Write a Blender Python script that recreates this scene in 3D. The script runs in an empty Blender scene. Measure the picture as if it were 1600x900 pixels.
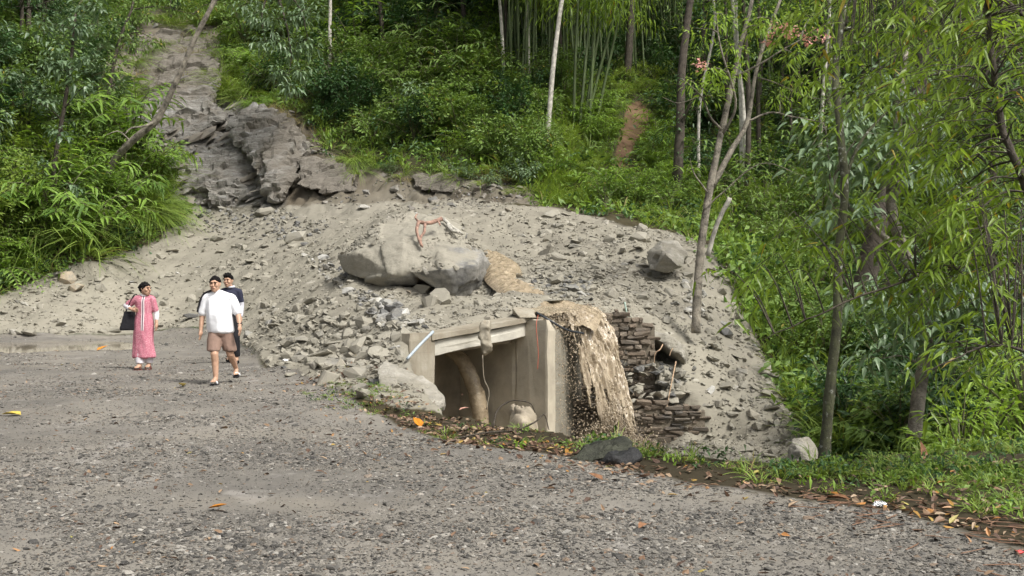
import bpy, bmesh, math, random
import numpy as np
from mathutils import Vector, Matrix

rng = np.random.default_rng(7)
random.seed(7)
scene = bpy.context.scene
COL = scene.collection

# ------------------------------------------------------------------ camera, world, sun, exposure
FPX, HOR, CAMZ = 1716.0, 442.0, 1.55
cam_d = bpy.data.cameras.new('camera'); cam = bpy.data.objects.new('camera', cam_d); COL.objects.link(cam)
cam.location = (0, 0, CAMZ); cam.rotation_euler = (math.radians(90), 0, 0)
cam_d.sensor_width = 36.0; cam_d.lens = 36.0 * FPX / 1600.0
cam_d.shift_y = (HOR - 450.0) / 1600.0
cam_d.clip_start = 0.1; cam_d.clip_end = 400
scene.camera = cam

SUN_EL, SUN_AZ = math.radians(52), math.radians(132)      # azimuth from +Y towards +X
world = bpy.data.worlds.new('World'); scene.world = world; world.use_nodes = True
wn = world.node_tree; bg = wn.nodes['Background']
sky = wn.nodes.new('ShaderNodeTexSky'); sky.sky_type = 'NISHITA'; sky.sun_disc = False
sky.sun_elevation = SUN_EL; sky.sun_rotation = SUN_AZ
sky.air_density = 1.0; sky.dust_density = 6.0; sky.ozone_density = 1.0
hs = wn.nodes.new('ShaderNodeHueSaturation'); hs.inputs['Saturation'].default_value = 0.22
wn.links.new(sky.outputs[0], hs.inputs['Color']); wn.links.new(hs.outputs[0], bg.inputs['Color'])
bg.inputs['Strength'].default_value = 0.095
sun_d = bpy.data.lights.new('sun', 'SUN'); sun = bpy.data.objects.new('sun', sun_d); COL.objects.link(sun)
sun_d.energy = 2.2; sun_d.angle = math.radians(14); sun_d.color = (1.0, 0.955, 0.88)
sd = Vector((math.sin(SUN_AZ) * math.cos(SUN_EL), math.cos(SUN_AZ) * math.cos(SUN_EL), math.sin(SUN_EL)))
sun.rotation_euler = sd.to_track_quat('Z', 'Y').to_euler(); sun.location = (20, 10, 30)

scene.view_settings.view_transform = 'Standard'; scene.view_settings.look = 'None'
scene.view_settings.exposure = 0.9; scene.view_settings.gamma = 1.0
scene.view_settings.use_curve_mapping = False
scene.cycles.use_denoising = True
scene.cycles.max_bounces = 5; scene.cycles.diffuse_bounces = 2; scene.cycles.glossy_bounces = 1
scene.cycles.use_adaptive_sampling = True; scene.cycles.adaptive_threshold = 0.03
scene.cycles.transmission_bounces = 4; scene.cycles.transparent_max_bounces = 4
scene.cycles.sample_clamp_indirect = 4.0

# ------------------------------------------------------------------ helpers
def at(px, py, Y):
    """point of the place seen at pixel (px, py) of the 1600 x 900 photograph, Y metres away"""
    return np.array([(px - 800.0) / FPX * Y, Y, CAMZ - (py - HOR) / FPX * Y])

def mkmesh(name, V, F, mat=None, smooth=False):
    V = np.asarray(V, dtype=np.float32).reshape(-1, 3)
    me = bpy.data.meshes.new(name)
    Fs = F if isinstance(F, list) else [F]
    Fs = [np.asarray(f, dtype=np.int32) for f in Fs if len(f)]
    nl = sum(f.size for f in Fs); npoly = sum(len(f) for f in Fs)
    me.vertices.add(len(V)); me.vertices.foreach_set('co', V.ravel())
    me.loops.add(nl); me.polygons.add(npoly)
    if Fs:
        me.loops.foreach_set('vertex_index', np.concatenate([f.ravel() for f in Fs]))
        tot = np.concatenate([np.full(len(f), f.shape[1], np.int32) for f in Fs])
        st = np.concatenate([[0], np.cumsum(tot)[:-1]]).astype(np.int32)
        me.polygons.foreach_set('loop_start', st)
        try: me.polygons.foreach_set('loop_total', tot)
        except Exception: pass
        me.polygons.foreach_set('use_smooth', np.full(npoly, bool(smooth)))
    me.update(calc_edges=True); me.validate()
    if mat is not None: me.materials.append(mat)
    return me

def tag(o, label=None, cat=None, group=None, kind=None):
    if label: o['label'] = label
    if cat: o['category'] = cat
    if group: o['group'] = group
    if kind: o['kind'] = kind
    return o

def obj(name, me, parent=None, loc=(0, 0, 0), rot=(0, 0, 0), scl=(1, 1, 1)):
    o = bpy.data.objects.new(name, me); COL.objects.link(o)
    o.location = loc; o.rotation_euler = rot; o.scale = scl if hasattr(scl, '__len__') else (scl,) * 3
    if parent is not None: o.parent = parent
    return o

def empty(name, loc=(0, 0, 0)):
    o = bpy.data.objects.new(name, None); COL.objects.link(o); o.location = loc; o.empty_display_size = 0.2
    return o

def _hash(ix, iy, seed):
    h = (ix.astype(np.int64) * 374761393 + iy.astype(np.int64) * 668265263 + seed * 1442695041) & 0x7fffffff
    h = ((h ^ (h >> 13)) * 1274126177) & 0x7fffffff
    h = h ^ (h >> 16)
    return (h & 0xffff) / 65535.0

def vnoise(x, y, seed=0):
    x = np.asarray(x, float); y = np.asarray(y, float)
    ix = np.floor(x).astype(np.int64); iy = np.floor(y).astype(np.int64)
    fx = x - ix; fy = y - iy
    fx = fx * fx * (3 - 2 * fx); fy = fy * fy * (3 - 2 * fy)
    a = _hash(ix, iy, seed); b = _hash(ix + 1, iy, seed); c = _hash(ix, iy + 1, seed); d = _hash(ix + 1, iy + 1, seed)
    return ((a * (1 - fx) + b * fx) * (1 - fy) + (c * (1 - fx) + d * fx) * fy) * 2 - 1

def fbm(x, y, seed=0, oct=4, gain=0.5):
    s = 0; a = 1.0; t = 0
    for k in range(oct):
        s = s + a * vnoise(np.asarray(x) * 2 ** k + 17.3 * k, np.asarray(y) * 2 ** k - 9.1 * k, seed + k); t += a; a *= gain
    return s / t

def fbm3(P, sc, seed=0, oct=3):
    P = np.asarray(P)
    return (fbm(P[:, 0] * sc + 3.1, P[:, 1] * sc + P[:, 2] * sc * 0.37, seed, oct) + fbm(P[:, 1] * sc + 7.7, P[:, 2] * sc + P[:, 0] * sc * 0.41, seed + 11, oct)
            + fbm(P[:, 2] * sc - 2.2, P[:, 0] * sc + P[:, 1] * sc * 0.39, seed + 23, oct)) / 2.0

def sstep(a, b, x):
    t = np.clip((x - a) / (b - a), 0, 1); return t * t * (3 - 2 * t)

def in_poly(x, y, poly):
    x = np.asarray(x, float); y = np.asarray(y, float); inside = np.zeros(x.shape, bool)
    n = len(poly); j = n - 1
    for i in range(n):
        xi, yi = poly[i]; xj, yj = poly[j]
        if yi != yj:
            c = ((yi > y) != (yj > y)) & (x < (xj - xi) * (y - yi) / (yj - yi) + xi)
            inside ^= c
        j = i
    return inside

def seg_dist(x, y, a, b):
    ax, ay = a; bx, by = b
    dx, dy = bx - ax, by - ay
    t = np.clip(((x - ax) * dx + (y - ay) * dy) / (dx * dx + dy * dy + 1e-9), 0, 1)
    return np.hypot(x - ax - t * dx, y - ay - t * dy)

def poly_dist(x, y, pts, closed=False):
    d = np.full(np.shape(x), 1e9)
    m = len(pts) if closed else len(pts) - 1
    for i in range(m): d = np.minimum(d, seg_dist(x, y, pts[i], pts[(i + 1) % len(pts)]))
    return d

def unit(v):
    v = np.asarray(v, float); return v / (np.linalg.norm(v, axis=-1, keepdims=True) + 1e-9)

# ------------------------------------------------------------------ materials
def nmat(name):
    m = bpy.data.materials.new(name); m.use_nodes = True
    nt = m.node_tree; b = nt.nodes['Principled BSDF']
    return m, nt, b

def node(nt, typ, **kw):
    n = nt.nodes.new(typ)
    for k, v in kw.items():
        if k.startswith('i_'):
            key = k[2:].replace('_', ' ')
            n.inputs[int(key) if key.isdigit() else key].default_value = v
        else: setattr(n, k, v)
    return n

def ramp(nt, fac, stops):
    r = nt.nodes.new('ShaderNodeValToRGB')
    els = r.color_ramp.elements
    while len(els) < len(stops): els.new(0.5)
    for e, (p, c) in zip(els, stops):
        e.position = p; e.color = (*c, 1) if len(c) == 3 else c
    nt.links.new(fac, r.inputs[0]); return r.outputs[0]

def mixc(nt, fac, a, b, mode='MIX'):
    m = nt.nodes.new('ShaderNodeMix'); m.data_type = 'RGBA'; m.blend_type = mode
    for s, v in ((0, fac), (6, a), (7, b)):
        if hasattr(v, 'is_output'): nt.links.new(v, m.inputs[s])
        elif s == 0: m.inputs[0].default_value = v
        else: m.inputs[s].default_value = (*v, 1)
    return m.outputs[2]

def mathn(nt, op, a, b=None, c=None):
    m = nt.nodes.new('ShaderNodeMath'); m.operation = op
    for i, v in enumerate((a, b, c)):
        if v is None: continue
        if hasattr(v, 'is_output'): nt.links.new(v, m.inputs[i])
        else: m.inputs[i].default_value = v
    return m.outputs[0]

def noise_n(nt, scale, detail=4, rough=0.55, vec=None, dist=0.0):
    n = node(nt, 'ShaderNodeTexNoise'); n.inputs['Scale'].default_value = scale; n.inputs['Detail'].default_value = detail
    n.inputs['Roughness'].default_value = rough; n.inputs['Distortion'].default_value = dist
    if vec is not None: nt.links.new(vec, n.inputs['Vector'])
    return n.outputs['Fac']

def bump_n(nt, h, strength, dist, bsdf, prev=None):
    b = node(nt, 'ShaderNodeBump'); b.inputs['Strength'].default_value = strength; b.inputs['Distance'].default_value = dist
    nt.links.new(h, b.inputs['Height'])
    if prev is not None: nt.links.new(prev, b.inputs['Normal'])
    if bsdf is not None: nt.links.new(b.outputs[0], bsdf.inputs['Normal'])
    return b.outputs[0]

def pos_n(nt, scale=(1, 1, 1), rot=(0, 0, 0), obj_space=False):
    g = node(nt, 'ShaderNodeTexCoord') if obj_space else node(nt, 'ShaderNodeNewGeometry')
    mp = node(nt, 'ShaderNodeMapping'); mp.inputs['Scale'].default_value = scale; mp.inputs['Rotation'].default_value = rot
    nt.links.new(g.outputs['Object' if obj_space else 'Position'], mp.inputs['Vector'])
    return mp.outputs[0]

def foliage_mat(name, dark, light, trans=0.35, rough=0.5, spec=0.35, tint=(1.18, 1.15, 0.6), odd=None):
    m, nt, b = nmat(name)
    g = node(nt, 'ShaderNodeNewGeometry'); oi = node(nt, 'ShaderNodeObjectInfo')
    f = mathn(nt, 'MULTIPLY_ADD', g.outputs['Random Per Island'], 0.6, mathn(nt, 'MULTIPLY', oi.outputs['Random'], 0.4))
    c = ramp(nt, f, [(0.0, dark), (0.45, tuple(0.5 * (a + q) for a, q in zip(dark, light))), (1.0, light)])
    if odd is not None:
        hit = mathn(nt, 'GREATER_THAN', g.outputs['Random Per Island'], odd[0])
        c = mixc(nt, hit, c, odd[1])
    pn = noise_n(nt, 1.3, 2)
    c = mixc(nt, ramp(nt, pn, [(0.35, (0, 0, 0)), (0.7, (0.5, 0.5, 0.5))]), c, tuple(min(1, q * 1.35) for q in light))
    nt.links.new(c, b.inputs['Base Color']); b.inputs['Roughness'].default_value = rough
    b.inputs['Specular IOR Level'].default_value = spec
    t = node(nt, 'ShaderNodeBsdfTranslucent'); nt.links.new(mixc(nt, 1.0, c, tint, 'MULTIPLY'), t.inputs['Color'])
    mx = node(nt, 'ShaderNodeMixShader'); mx.inputs[0].default_value = trans
    nt.links.new(b.outputs[0], mx.inputs[1]); nt.links.new(t.outputs[0], mx.inputs[2])
    nt.links.new(mx.outputs[0], nt.nodes['Material Output'].inputs['Surface'])
    return m

def simple_mat(name, col, rough=0.7, var=0.25, scale=8, bump=0.0, bdist=0.02, spec=0.4, obj_space=False, isl=0.0, objr=0.0):
    m, nt, b = nmat(name)
    p = pos_n(nt, obj_space=obj_space)
    n = noise_n(nt, scale, 5, 0.6, p)
    lo = tuple(c * (1 - var) for c in col); hi = tuple(min(1, c * (1 + var)) for c in col)
    c = ramp(nt, n, [(0.3, lo), (0.7, hi)])
    if isl or objr:
        g = node(nt, 'ShaderNodeNewGeometry'); oi = node(nt, 'ShaderNodeObjectInfo')
        v = mathn(nt, 'MULTIPLY_ADD', g.outputs['Random Per Island'], isl * 2, 1 - isl - objr)
        v = mathn(nt, 'MULTIPLY_ADD', oi.outputs['Random'], objr * 2, v)
        hsv = node(nt, 'ShaderNodeHueSaturation'); nt.links.new(v, hsv.inputs['Value']); nt.links.new(c, hsv.inputs['Color']); c = hsv.outputs[0]
    nt.links.new(c, b.inputs['Base Color']); b.inputs['Roughness'].default_value = rough
    b.inputs['Specular IOR Level'].default_value = spec
    if bump: bump_n(nt, noise_n(nt, scale * 4, 6, 0.65, p), bump, bdist, b)
    return m

def stone_mat(name, stops, rough=0.75, scale=6.0, mud=None, mudamt=0.5, spec=0.4):
    """loose stones: each takes its own colour of the ramp, faint bedding lines, mud in patches"""
    m, nt, b = nmat(name)
    g = node(nt, 'ShaderNodeNewGeometry'); oi = node(nt, 'ShaderNodeObjectInfo')
    p = pos_n(nt, obj_space=True)
    f = mathn(nt, 'FRACT', mathn(nt, 'ADD', oi.outputs['Random'], mathn(nt, 'MULTIPLY', g.outputs['Random Per Island'], 0.999)))
    c = ramp(nt, f, stops)
    n = noise_n(nt, scale, 5, 0.65, p)
    c = mixc(nt, 1.0, c, ramp(nt, n, [(0.25, (0.62, 0.62, 0.62)), (0.75, (1.0, 1.0, 1.0))]), 'MULTIPLY')
    if mud is not None:
        w = pos_n(nt)
        k = noise_n(nt, 2.3, 4, 0.7, w)
        k = mathn(nt, 'ADD', k, mathn(nt, 'MULTIPLY', mathn(nt, 'FRACT', mathn(nt, 'MULTIPLY', oi.outputs['Random'], 7.13)), 0.35))
        c = mixc(nt, ramp(nt, k, [(0.75 - 0.45 * mudamt, (0, 0, 0)), (0.95 - 0.35 * mudamt, (0.9, 0.9, 0.9))]), c, mud)
    nt.links.new(c, b.inputs['Base Color']); b.inputs['Roughness'].default_value = rough
    b.inputs['Specular IOR Level'].default_value = spec
    bump_n(nt, noise_n(nt, scale * 3, 5, 0.7, p), 0.5, 0.02, b)
    return m

MUD = (0.248, 0.231, 0.186)
M = {}
M['stone_debris'] = stone_mat('debris_stone', [(0.0, (0.11, 0.107, 0.10)), (0.35, (0.21, 0.20, 0.175)), (0.7, (0.30, 0.285, 0.24)), (0.93, (0.46, 0.44, 0.40)), (0.97, (0.30, 0.23, 0.17))], mud=MUD, mudamt=0.95)
M['stone_pale'] = stone_mat('pale_stone', [(0.0, (0.30, 0.295, 0.27)), (0.5, (0.46, 0.45, 0.42)), (1.0, (0.62, 0.61, 0.57))], mud=MUD, mudamt=0.4)
M['stone_dark'] = stone_mat('wet_slate', [(0.0, (0.09, 0.09, 0.088)), (0.6, (0.18, 0.177, 0.168)), (1.0, (0.28, 0.275, 0.255))], rough=0.55, mud=MUD, mudamt=0.35)
M['stone_tan'] = stone_mat('rusty_stone', [(0.0, (0.40, 0.31, 0.22)), (1.0, (0.52, 0.42, 0.30))], mud=MUD, mudamt=0.35)
M['gravel'] = stone_mat('road_gravel', [(0.0, (0.060, 0.057, 0.053)), (0.3, (0.122, 0.115, 0.104)), (0.55, (0.195, 0.182, 0.160)), (0.8, (0.285, 0.262, 0.225)), (0.92, (0.44, 0.42, 0.38)), (0.96, (0.24, 0.18, 0.13))], rough=0.6, scale=20)
M['wall_stone'] = stone_mat('wall_stone', [(0.0, (0.07, 0.067, 0.064)), (0.5, (0.14, 0.128, 0.11)), (0.85, (0.24, 0.21, 0.17)), (1.0, (0.27, 0.19, 0.14))], mud=(0.17, 0.135, 0.10), mudamt=0.75)
M['wall_core'] = simple_mat('wall_mortar', (0.17, 0.145, 0.11), 0.9, 0.35, 9, 0.6)
M['bark_pale'] = simple_mat('pale_bark', (0.42, 0.40, 0.35), 0.85, 0.45, 7, 0.7, 0.03)
M['bark_brown'] = simple_mat('brown_bark', (0.20, 0.18, 0.145), 0.9, 0.75, 5, 1.0, 0.05)
M['bark_dark'] = simple_mat('dark_bark', (0.06, 0.05, 0.038), 0.9, 0.5, 7, 0.7, 0.03)
M['stem'] = simple_mat('plant_stem', (0.10, 0.10, 0.05), 0.8, 0.3, 10)
M['root'] = simple_mat('red_root', (0.30, 0.185, 0.14), 0.75, 0.5, 9, 0.9, 0.03)
M['rootpale'] = simple_mat('tan_root', (0.40, 0.28, 0.18), 0.7, 0.35, 14, 0.4, 0.02)
M['culm'] = simple_mat('bamboo_culm', (0.06, 0.085, 0.03), 0.6, 0.4, 2.5, objr=0.3)
M['leaf_mid'] = foliage_mat('leaf_mid_green', (0.045, 0.095, 0.025), (0.18, 0.275, 0.062), odd=(0.985, (0.36, 0.30, 0.06)))
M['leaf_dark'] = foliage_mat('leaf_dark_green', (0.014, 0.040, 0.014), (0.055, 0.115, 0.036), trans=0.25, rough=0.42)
M['leaf_grey'] = foliage_mat('leaf_grey_green', (0.065, 0.115, 0.055), (0.19, 0.27, 0.15), trans=0.28, rough=0.4, spec=0.5, tint=(1.1, 1.15, 0.6))
M['leaf_yellow'] = foliage_mat('leaf_yellow_green', (0.09, 0.16, 0.03), (0.27, 0.36, 0.07), trans=0.45)
M['leaf_grass'] = foliage_mat('grass_blade', (0.06, 0.12, 0.028), (0.255, 0.35, 0.075), trans=0.4, odd=(0.94, (0.26, 0.21, 0.09)))
M['leaf_fern'] = foliage_mat('fern_frond', (0.052, 0.12, 0.022), (0.225, 0.355, 0.055), trans=0.4)
M['leaf_bamboo'] = foliage_mat('bamboo_leaf', (0.036, 0.082, 0.02), (0.27, 0.39, 0.06), trans=0.55, rough=0.35, odd=(0.975, (0.40, 0.24, 0.04)))
M['leaf_bright'] = foliage_mat('bright_leaf', (0.14, 0.25, 0.03), (0.29, 0.42, 0.08), trans=0.5)
M['flower'] = foliage_mat('pink_blossom', (0.55, 0.25, 0.22), (0.72, 0.42, 0.38), trans=0.4, tint=(1.1, 1, 0.9))
M['grass_dry'] = foliage_mat('dry_grass', (0.16, 0.14, 0.06), (0.30, 0.25, 0.12), trans=0.3)
def litter_mat():
    m, nt, b = nmat('dead_leaf')
    g = node(nt, 'ShaderNodeNewGeometry'); oi = node(nt, 'ShaderNodeObjectInfo')
    c = ramp(nt, oi.outputs['Random'], [(0.0, (0.05, 0.028, 0.018)), (0.35, (0.11, 0.06, 0.036)), (0.65, (0.18, 0.11, 0.062)), (0.88, (0.32, 0.24, 0.16)), (0.95, (0.34, 0.14, 0.025)), (1.0, (0.30, 0.28, 0.08))])
    nt.links.new(c, b.inputs['Base Color']); b.inputs['Roughness'].default_value = 0.6
    return m
M['litter'] = litter_mat()

def terrain_mat():
    m, nt, b = nmat('terrain')
    at1 = node(nt, 'ShaderNodeAttribute'); at1.attribute_name = 'zone'
    at2 = node(nt, 'ShaderNodeAttribute'); at2.attribute_name = 'zone2'
    s1 = node(nt, 'ShaderNodeSeparateColor'); nt.links.new(at1.outputs['Color'], s1.inputs[0])
    s2 = node(nt, 'ShaderNodeSeparateColor'); nt.links.new(at2.outputs['Color'], s2.inputs[0])
    edge = noise_n(nt, 3.0, 5, 0.7)
    def sharp(w):
        x = mathn(nt, 'ADD', w, mathn(nt, 'MULTIPLY_ADD', edge, 0.9, -0.45))
        return ramp(nt, x, [(0.38, (0, 0, 0)), (0.62, (1, 1, 1))])
    n1 = noise_n(nt, 1.1, 6, 0.65); n2 = noise_n(nt, 14, 5, 0.7); n3 = noise_n(nt, 55, 3, 0.7); n0 = noise_n(nt, 0.35, 3, 0.5)
    # forest soil with moss
    soil = ramp(nt, n1, [(0.3, (0.030, 0.023, 0.015)), (0.5, (0.05, 0.042, 0.023)), (0.68, (0.032, 0.055, 0.016))])
    # landslide mud
    mud = ramp(nt, n1, [(0.3, tuple(c * 0.82 for c in MUD)), (0.55, MUD), (0.75, tuple(c * 1.12 for c in MUD))])
    mud = mixc(nt, ramp(nt, n2, [(0.35, (0.55, 0.55, 0.55)), (0.5, (0, 0, 0))]), mud, (0.14, 0.128, 0.105))
    mud = mixc(nt, ramp(nt, n3, [(0.62, (0, 0, 0)), (0.7, (0.7, 0.7, 0.7))]), mud, (0.38, 0.36, 0.31))
    mud = mixc(nt, ramp(nt, n0, [(0.42, (0, 0, 0)), (0.6, (0.75, 0.75, 0.75))]), mud, (0.19, 0.178, 0.15))
    # road: compacted grit
    gr = ramp(nt, n2, [(0.3, (0.10, 0.094, 0.086)), (0.5, (0.165, 0.154, 0.136)), (0.7, (0.225, 0.208, 0.18))])
    gr = mixc(nt, ramp(nt, n3, [(0.58, (0, 0, 0)), (0.68, (0.7, 0.7, 0.7))]), gr, (0.27, 0.255, 0.235))
    gr = mixc(nt, ramp(nt, noise_n(nt, 1.0, 5, 0.6, pos_n(nt, (0.35, 1.0, 1.0), (0, 0, 0.5))), [(0.48, (0, 0, 0)), (0.66, (0.7, 0.7, 0.7))]), gr, (0.20, 0.182, 0.152))
    # bare scar: schist with bedding and brown earth
    pb = pos_n(nt, (0.5, 0.5, 5.0), (0.5, -0.45, 0.0))
    band = noise_n(nt, 1.6, 6, 0.7, pb)
    rock = ramp(nt, band, [(0.3, (0.12, 0.11, 0.095)), (0.5, (0.20, 0.19, 0.17)), (0.64, (0.24, 0.235, 0.22)), (0.72, (0.38, 0.385, 0.385))])
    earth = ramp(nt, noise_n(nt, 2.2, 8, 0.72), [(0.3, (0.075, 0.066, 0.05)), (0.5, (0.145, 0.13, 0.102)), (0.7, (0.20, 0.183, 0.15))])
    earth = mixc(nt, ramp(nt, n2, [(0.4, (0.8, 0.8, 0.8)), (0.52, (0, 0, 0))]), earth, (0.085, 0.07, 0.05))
    pathc = ramp(nt, n2, [(0.35, (0.10, 0.062, 0.038)), (0.65, (0.20, 0.13, 0.08))])
    c = soil
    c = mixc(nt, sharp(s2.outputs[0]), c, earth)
    c = mixc(nt, sharp(s1.outputs[2]), c, rock)
    c = mixc(nt, sharp(s2.outputs[1]), c, pathc)
    c = mixc(nt, sharp(s1.outputs[1]), c, gr)
    c = mixc(nt, sharp(s1.outputs[0]), c, mud)
    nt.links.new(c, b.inputs['Base Color']); b.inputs['Roughness'].default_value = 0.85; b.inputs['Specular IOR Level'].default_value = 0.15
    h = mathn(nt, 'ADD', mathn(nt, 'MULTIPLY', n2, 0.6), mathn(nt, 'MULTIPLY', n3, 0.25))
    p1 = bump_n(nt, h, 0.8, 0.06, None)
    hb = mathn(nt, 'MULTIPLY', band, s1.outputs[2])
    bump_n(nt, hb, 0.9, 0.35, b, p1)
    return m
M['terrain'] = terrain_mat()

def water_mat(name, lo, hi, rough=0.25, scale=8, bump=0.5, bd=0.03, stretch=(1, 1, 1)):
    m, nt, b = nmat(name)
    p = pos_n(nt, stretch)
    n = noise_n(nt, scale, 6, 0.65, p, 0.6)
    nt.links.new(ramp(nt, n, [(0.3, lo), (0.7, hi)]), b.inputs['Base Color'])
    b.inputs['Roughness'].default_value = rough; b.inputs['Specular IOR Level'].default_value = 0.5
    bump_n(nt, noise_n(nt, scale * 1.5, 5, 0.6, p, 0.5), bump, bd, b)
    return m
M['muddy'] = water_mat('muddy_water', (0.20, 0.155, 0.10), (0.42, 0.345, 0.24), 0.2, 6, 0.7, 0.04)
M['fall'] = water_mat('falling_muddy_water', (0.18, 0.137, 0.088), (0.52, 0.44, 0.325), 0.16, 3.5, 0.35, 0.06, (2.8, 2.8, 0.4))
M['puddle'] = water_mat('puddle_water', (0.20, 0.175, 0.13), (0.24, 0.21, 0.16), 0.06, 2, 0.05, 0.01)

def concrete_mat():
    m, nt, b = nmat('stained_concrete')
    p = pos_n(nt)
    n = noise_n(nt, 2.2, 6, 0.65, p); ns = noise_n(nt, 3.5, 4, 0.6, pos_n(nt, (3.0, 3.0, 0.35)))
    c = ramp(nt, n, [(0.3, (0.20, 0.172, 0.125)), (0.55, (0.29, 0.262, 0.205)), (0.75, (0.36, 0.335, 0.28))])
    c = mixc(nt, ramp(nt, ns, [(0.54, (0, 0, 0)), (0.70, (0.45, 0.45, 0.45))]), c, (0.19, 0.14, 0.09))
    sz = node(nt, 'ShaderNodeSeparateXYZ'); nt.links.new(p, sz.inputs[0])
    low = mathn(nt, 'MULTIPLY_ADD', noise_n(nt, 1.2, 4, 0.6, p), 1.6, mathn(nt, 'MULTIPLY_ADD', sz.outputs[2], -0.8, -1.05))
    c = mixc(nt, ramp(nt, low, [(0.35, (0, 0, 0)), (0.5, (0.5, 0.5, 0.5))]), c, (0.19, 0.155, 0.108))
    fl = mathn(nt, 'FRACT', mathn(nt, 'MULTIPLY', sz.outputs[2], 2.4)); c = mixc(nt, ramp(nt, fl, [(0.0, (0.3, 0.3, 0.3)), (0.03, (0, 0, 0))]), c, (0.12, 0.10, 0.075))
    nt.links.new(c, b.inputs['Base Color']); b.inputs['Roughness'].default_value = 0.75
    bump_n(nt, noise_n(nt, 18, 6, 0.7, p), 0.5, 0.015, b)
    return m
M['concrete'] = concrete_mat()
M['sidewall'] = simple_mat('muddy_side_wall', (0.40, 0.36, 0.285), 0.75, 0.22, 2.2, 0.5, 0.015)  # concrete wall lightened in colour for bounce light missing in the barrel
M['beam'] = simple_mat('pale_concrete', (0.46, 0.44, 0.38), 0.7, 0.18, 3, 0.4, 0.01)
M['innermud'] = simple_mat('dark_culvert_mud', (0.27, 0.232, 0.175), 0.6, 0.3, 3, 0.5, 0.02)  # culvert mud made lighter in place of bounced light

# ------------------------------------------------------------------ terrain height
UP = [  # (px, py, Y): points of the upper ground read off the photograph, at the distance they lie
 (250,512,34),(390,545,25),(330,508,31),(0,527,31.3),(-150,530,31),
 (0,455,36),(130,410,38),(240,370,41),(285,330,44),(100,470,35),(100,500,33.3),(270,440,38),(400,450,33),(400,400,38),(400,350,42),
 (300,310,45),(430,322,43),(560,300,42),(680,300,41),(800,305,39),(880,320,37),(1000,332,36),(1100,350,33.5),
 (0,330,38),(0,200,39.5),(0,80,42),(0,0,45),(130,300,41),(130,200,43),(240,260,43.5),(150,100,48),(-200,200,38),(-200,400,35),(-200,0,43),
 (230,180,50),(200,100,53),(330,80,54),(250,0,60),(400,0,62),(360,200,48),(470,200,46),(500,250,44.5),(450,130,51),
 (600,230,45),(600,130,49),(600,0,56),(740,220,43.5),(740,100,48),(740,0,54),(850,260,40.5),(850,150,46),(850,50,52),
 (900,300,39),(970,250,42),(1000,170,48),(985,120,53),(980,40,60),(1060,260,42),(1060,150,50),(1150,300,38),(1150,200,46),(1150,100,54),
 (1280,300,38),(1280,200,45),(1280,100,54),(1300,415,31),(1200,400,30),(1450,410,30),(1600,410,29),(1450,300,37),(1450,200,44),(1600,250,40),(1600,100,52),(1900,300,36),(1900,410,28),
 (700,512,18.9),(780,492,20.0),(650,512,18.4),(600,530,18.2),(850,470,22),(930,480,22.8),(1000,520,22.9),(760,470,22.5),(880,450,24),(600,490,21),(540,480,22.5),
 (560,560,18),(600,590,16.3),(660,600,15.8),(470,560,21),(470,500,24),(430,530,23),
 (640,449,25.4),(560,427,26.6),(600,440,25.6),(720,482,24.2),(690,474,24.6),(740,470,24.4),(640,330,33),(500,400,33),(780,400,29),(900,400,28),(740,322,34),(870,332,32.5),(1000,362,30),(1100,385,28),(820,440,25),(1040,430,26)]
SLOPE = [(1180,540,24.5),(1230,640,21.5),(1270,700,19.5),(1300,500,26),(1300,600,22.5),(1300,700,19),(1450,500,25),(1450,600,21),(1450,680,18.5),(1600,500,24),(1600,620,20),
 (1100,470,25),(1120,600,22),(1120,700,20.2),(1160,400,28.5)]
W_UP = [(x, y, 0.0) for x in (-16, -12, -8, -4.5, -1.5) for y in (0, 5, 10)] + [(x, y, 0.0) for x in (-14, -9.5, -6) for y in (15, 20, 25)] + [(-3.3, 15, 0), (-5.2, 20, 0.0), (-3, 12.5, 0)] + [
 (0.4, 9.8, 0), (1.5, 8.4, 0), (2.6, 7.4, 0), (3, 6, 0), (2.5, 9.4, -0.03), (4, 8.8, -0.02), (6, 10, 0.02), (4, 2, 0), (8, 6, .1), (10, 10, .1), (1.5, 2, 0), (-0.5, 11, -0.02),
 (-24, 10, 2), (-26, 22, 5), (-22, 30, 4.5), (-28, 40, 12), (24, 10, 0.5), (20, 18, -1),
 (-38, 60, 30), (38, 60, 22), (0, 85, 32), (-20, 80, 34), (20, 80, 30), (38, 40, 12), (0, 70, 23), (30, 28, 3)]
W_LOW = [(-0.6, 16, -2.0), (1, 18, -2.1), (2, 20, -2.15), (3, 20.6, -2.1), (0.5, 13, -2.4), (2.5, 13, -2.6), (4.5, 14, -2.6), (8, 15.5, -2.6), (3, 17, -2.4), (6, 17, -2.2), (-3, 14, -2.0), (-2, 19, -2), (1, 22, -2), (0, 9, -2.5), (12, 17, -2.2), (1.4, 20.9, -2.2), (2.2, 21.0, -2.25), (3.0, 21.0, -2.25), (3.6, 20.7, -2.1), (2.2, 22.0, -2.2), (2.5, 19.5, -2.3)]

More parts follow.
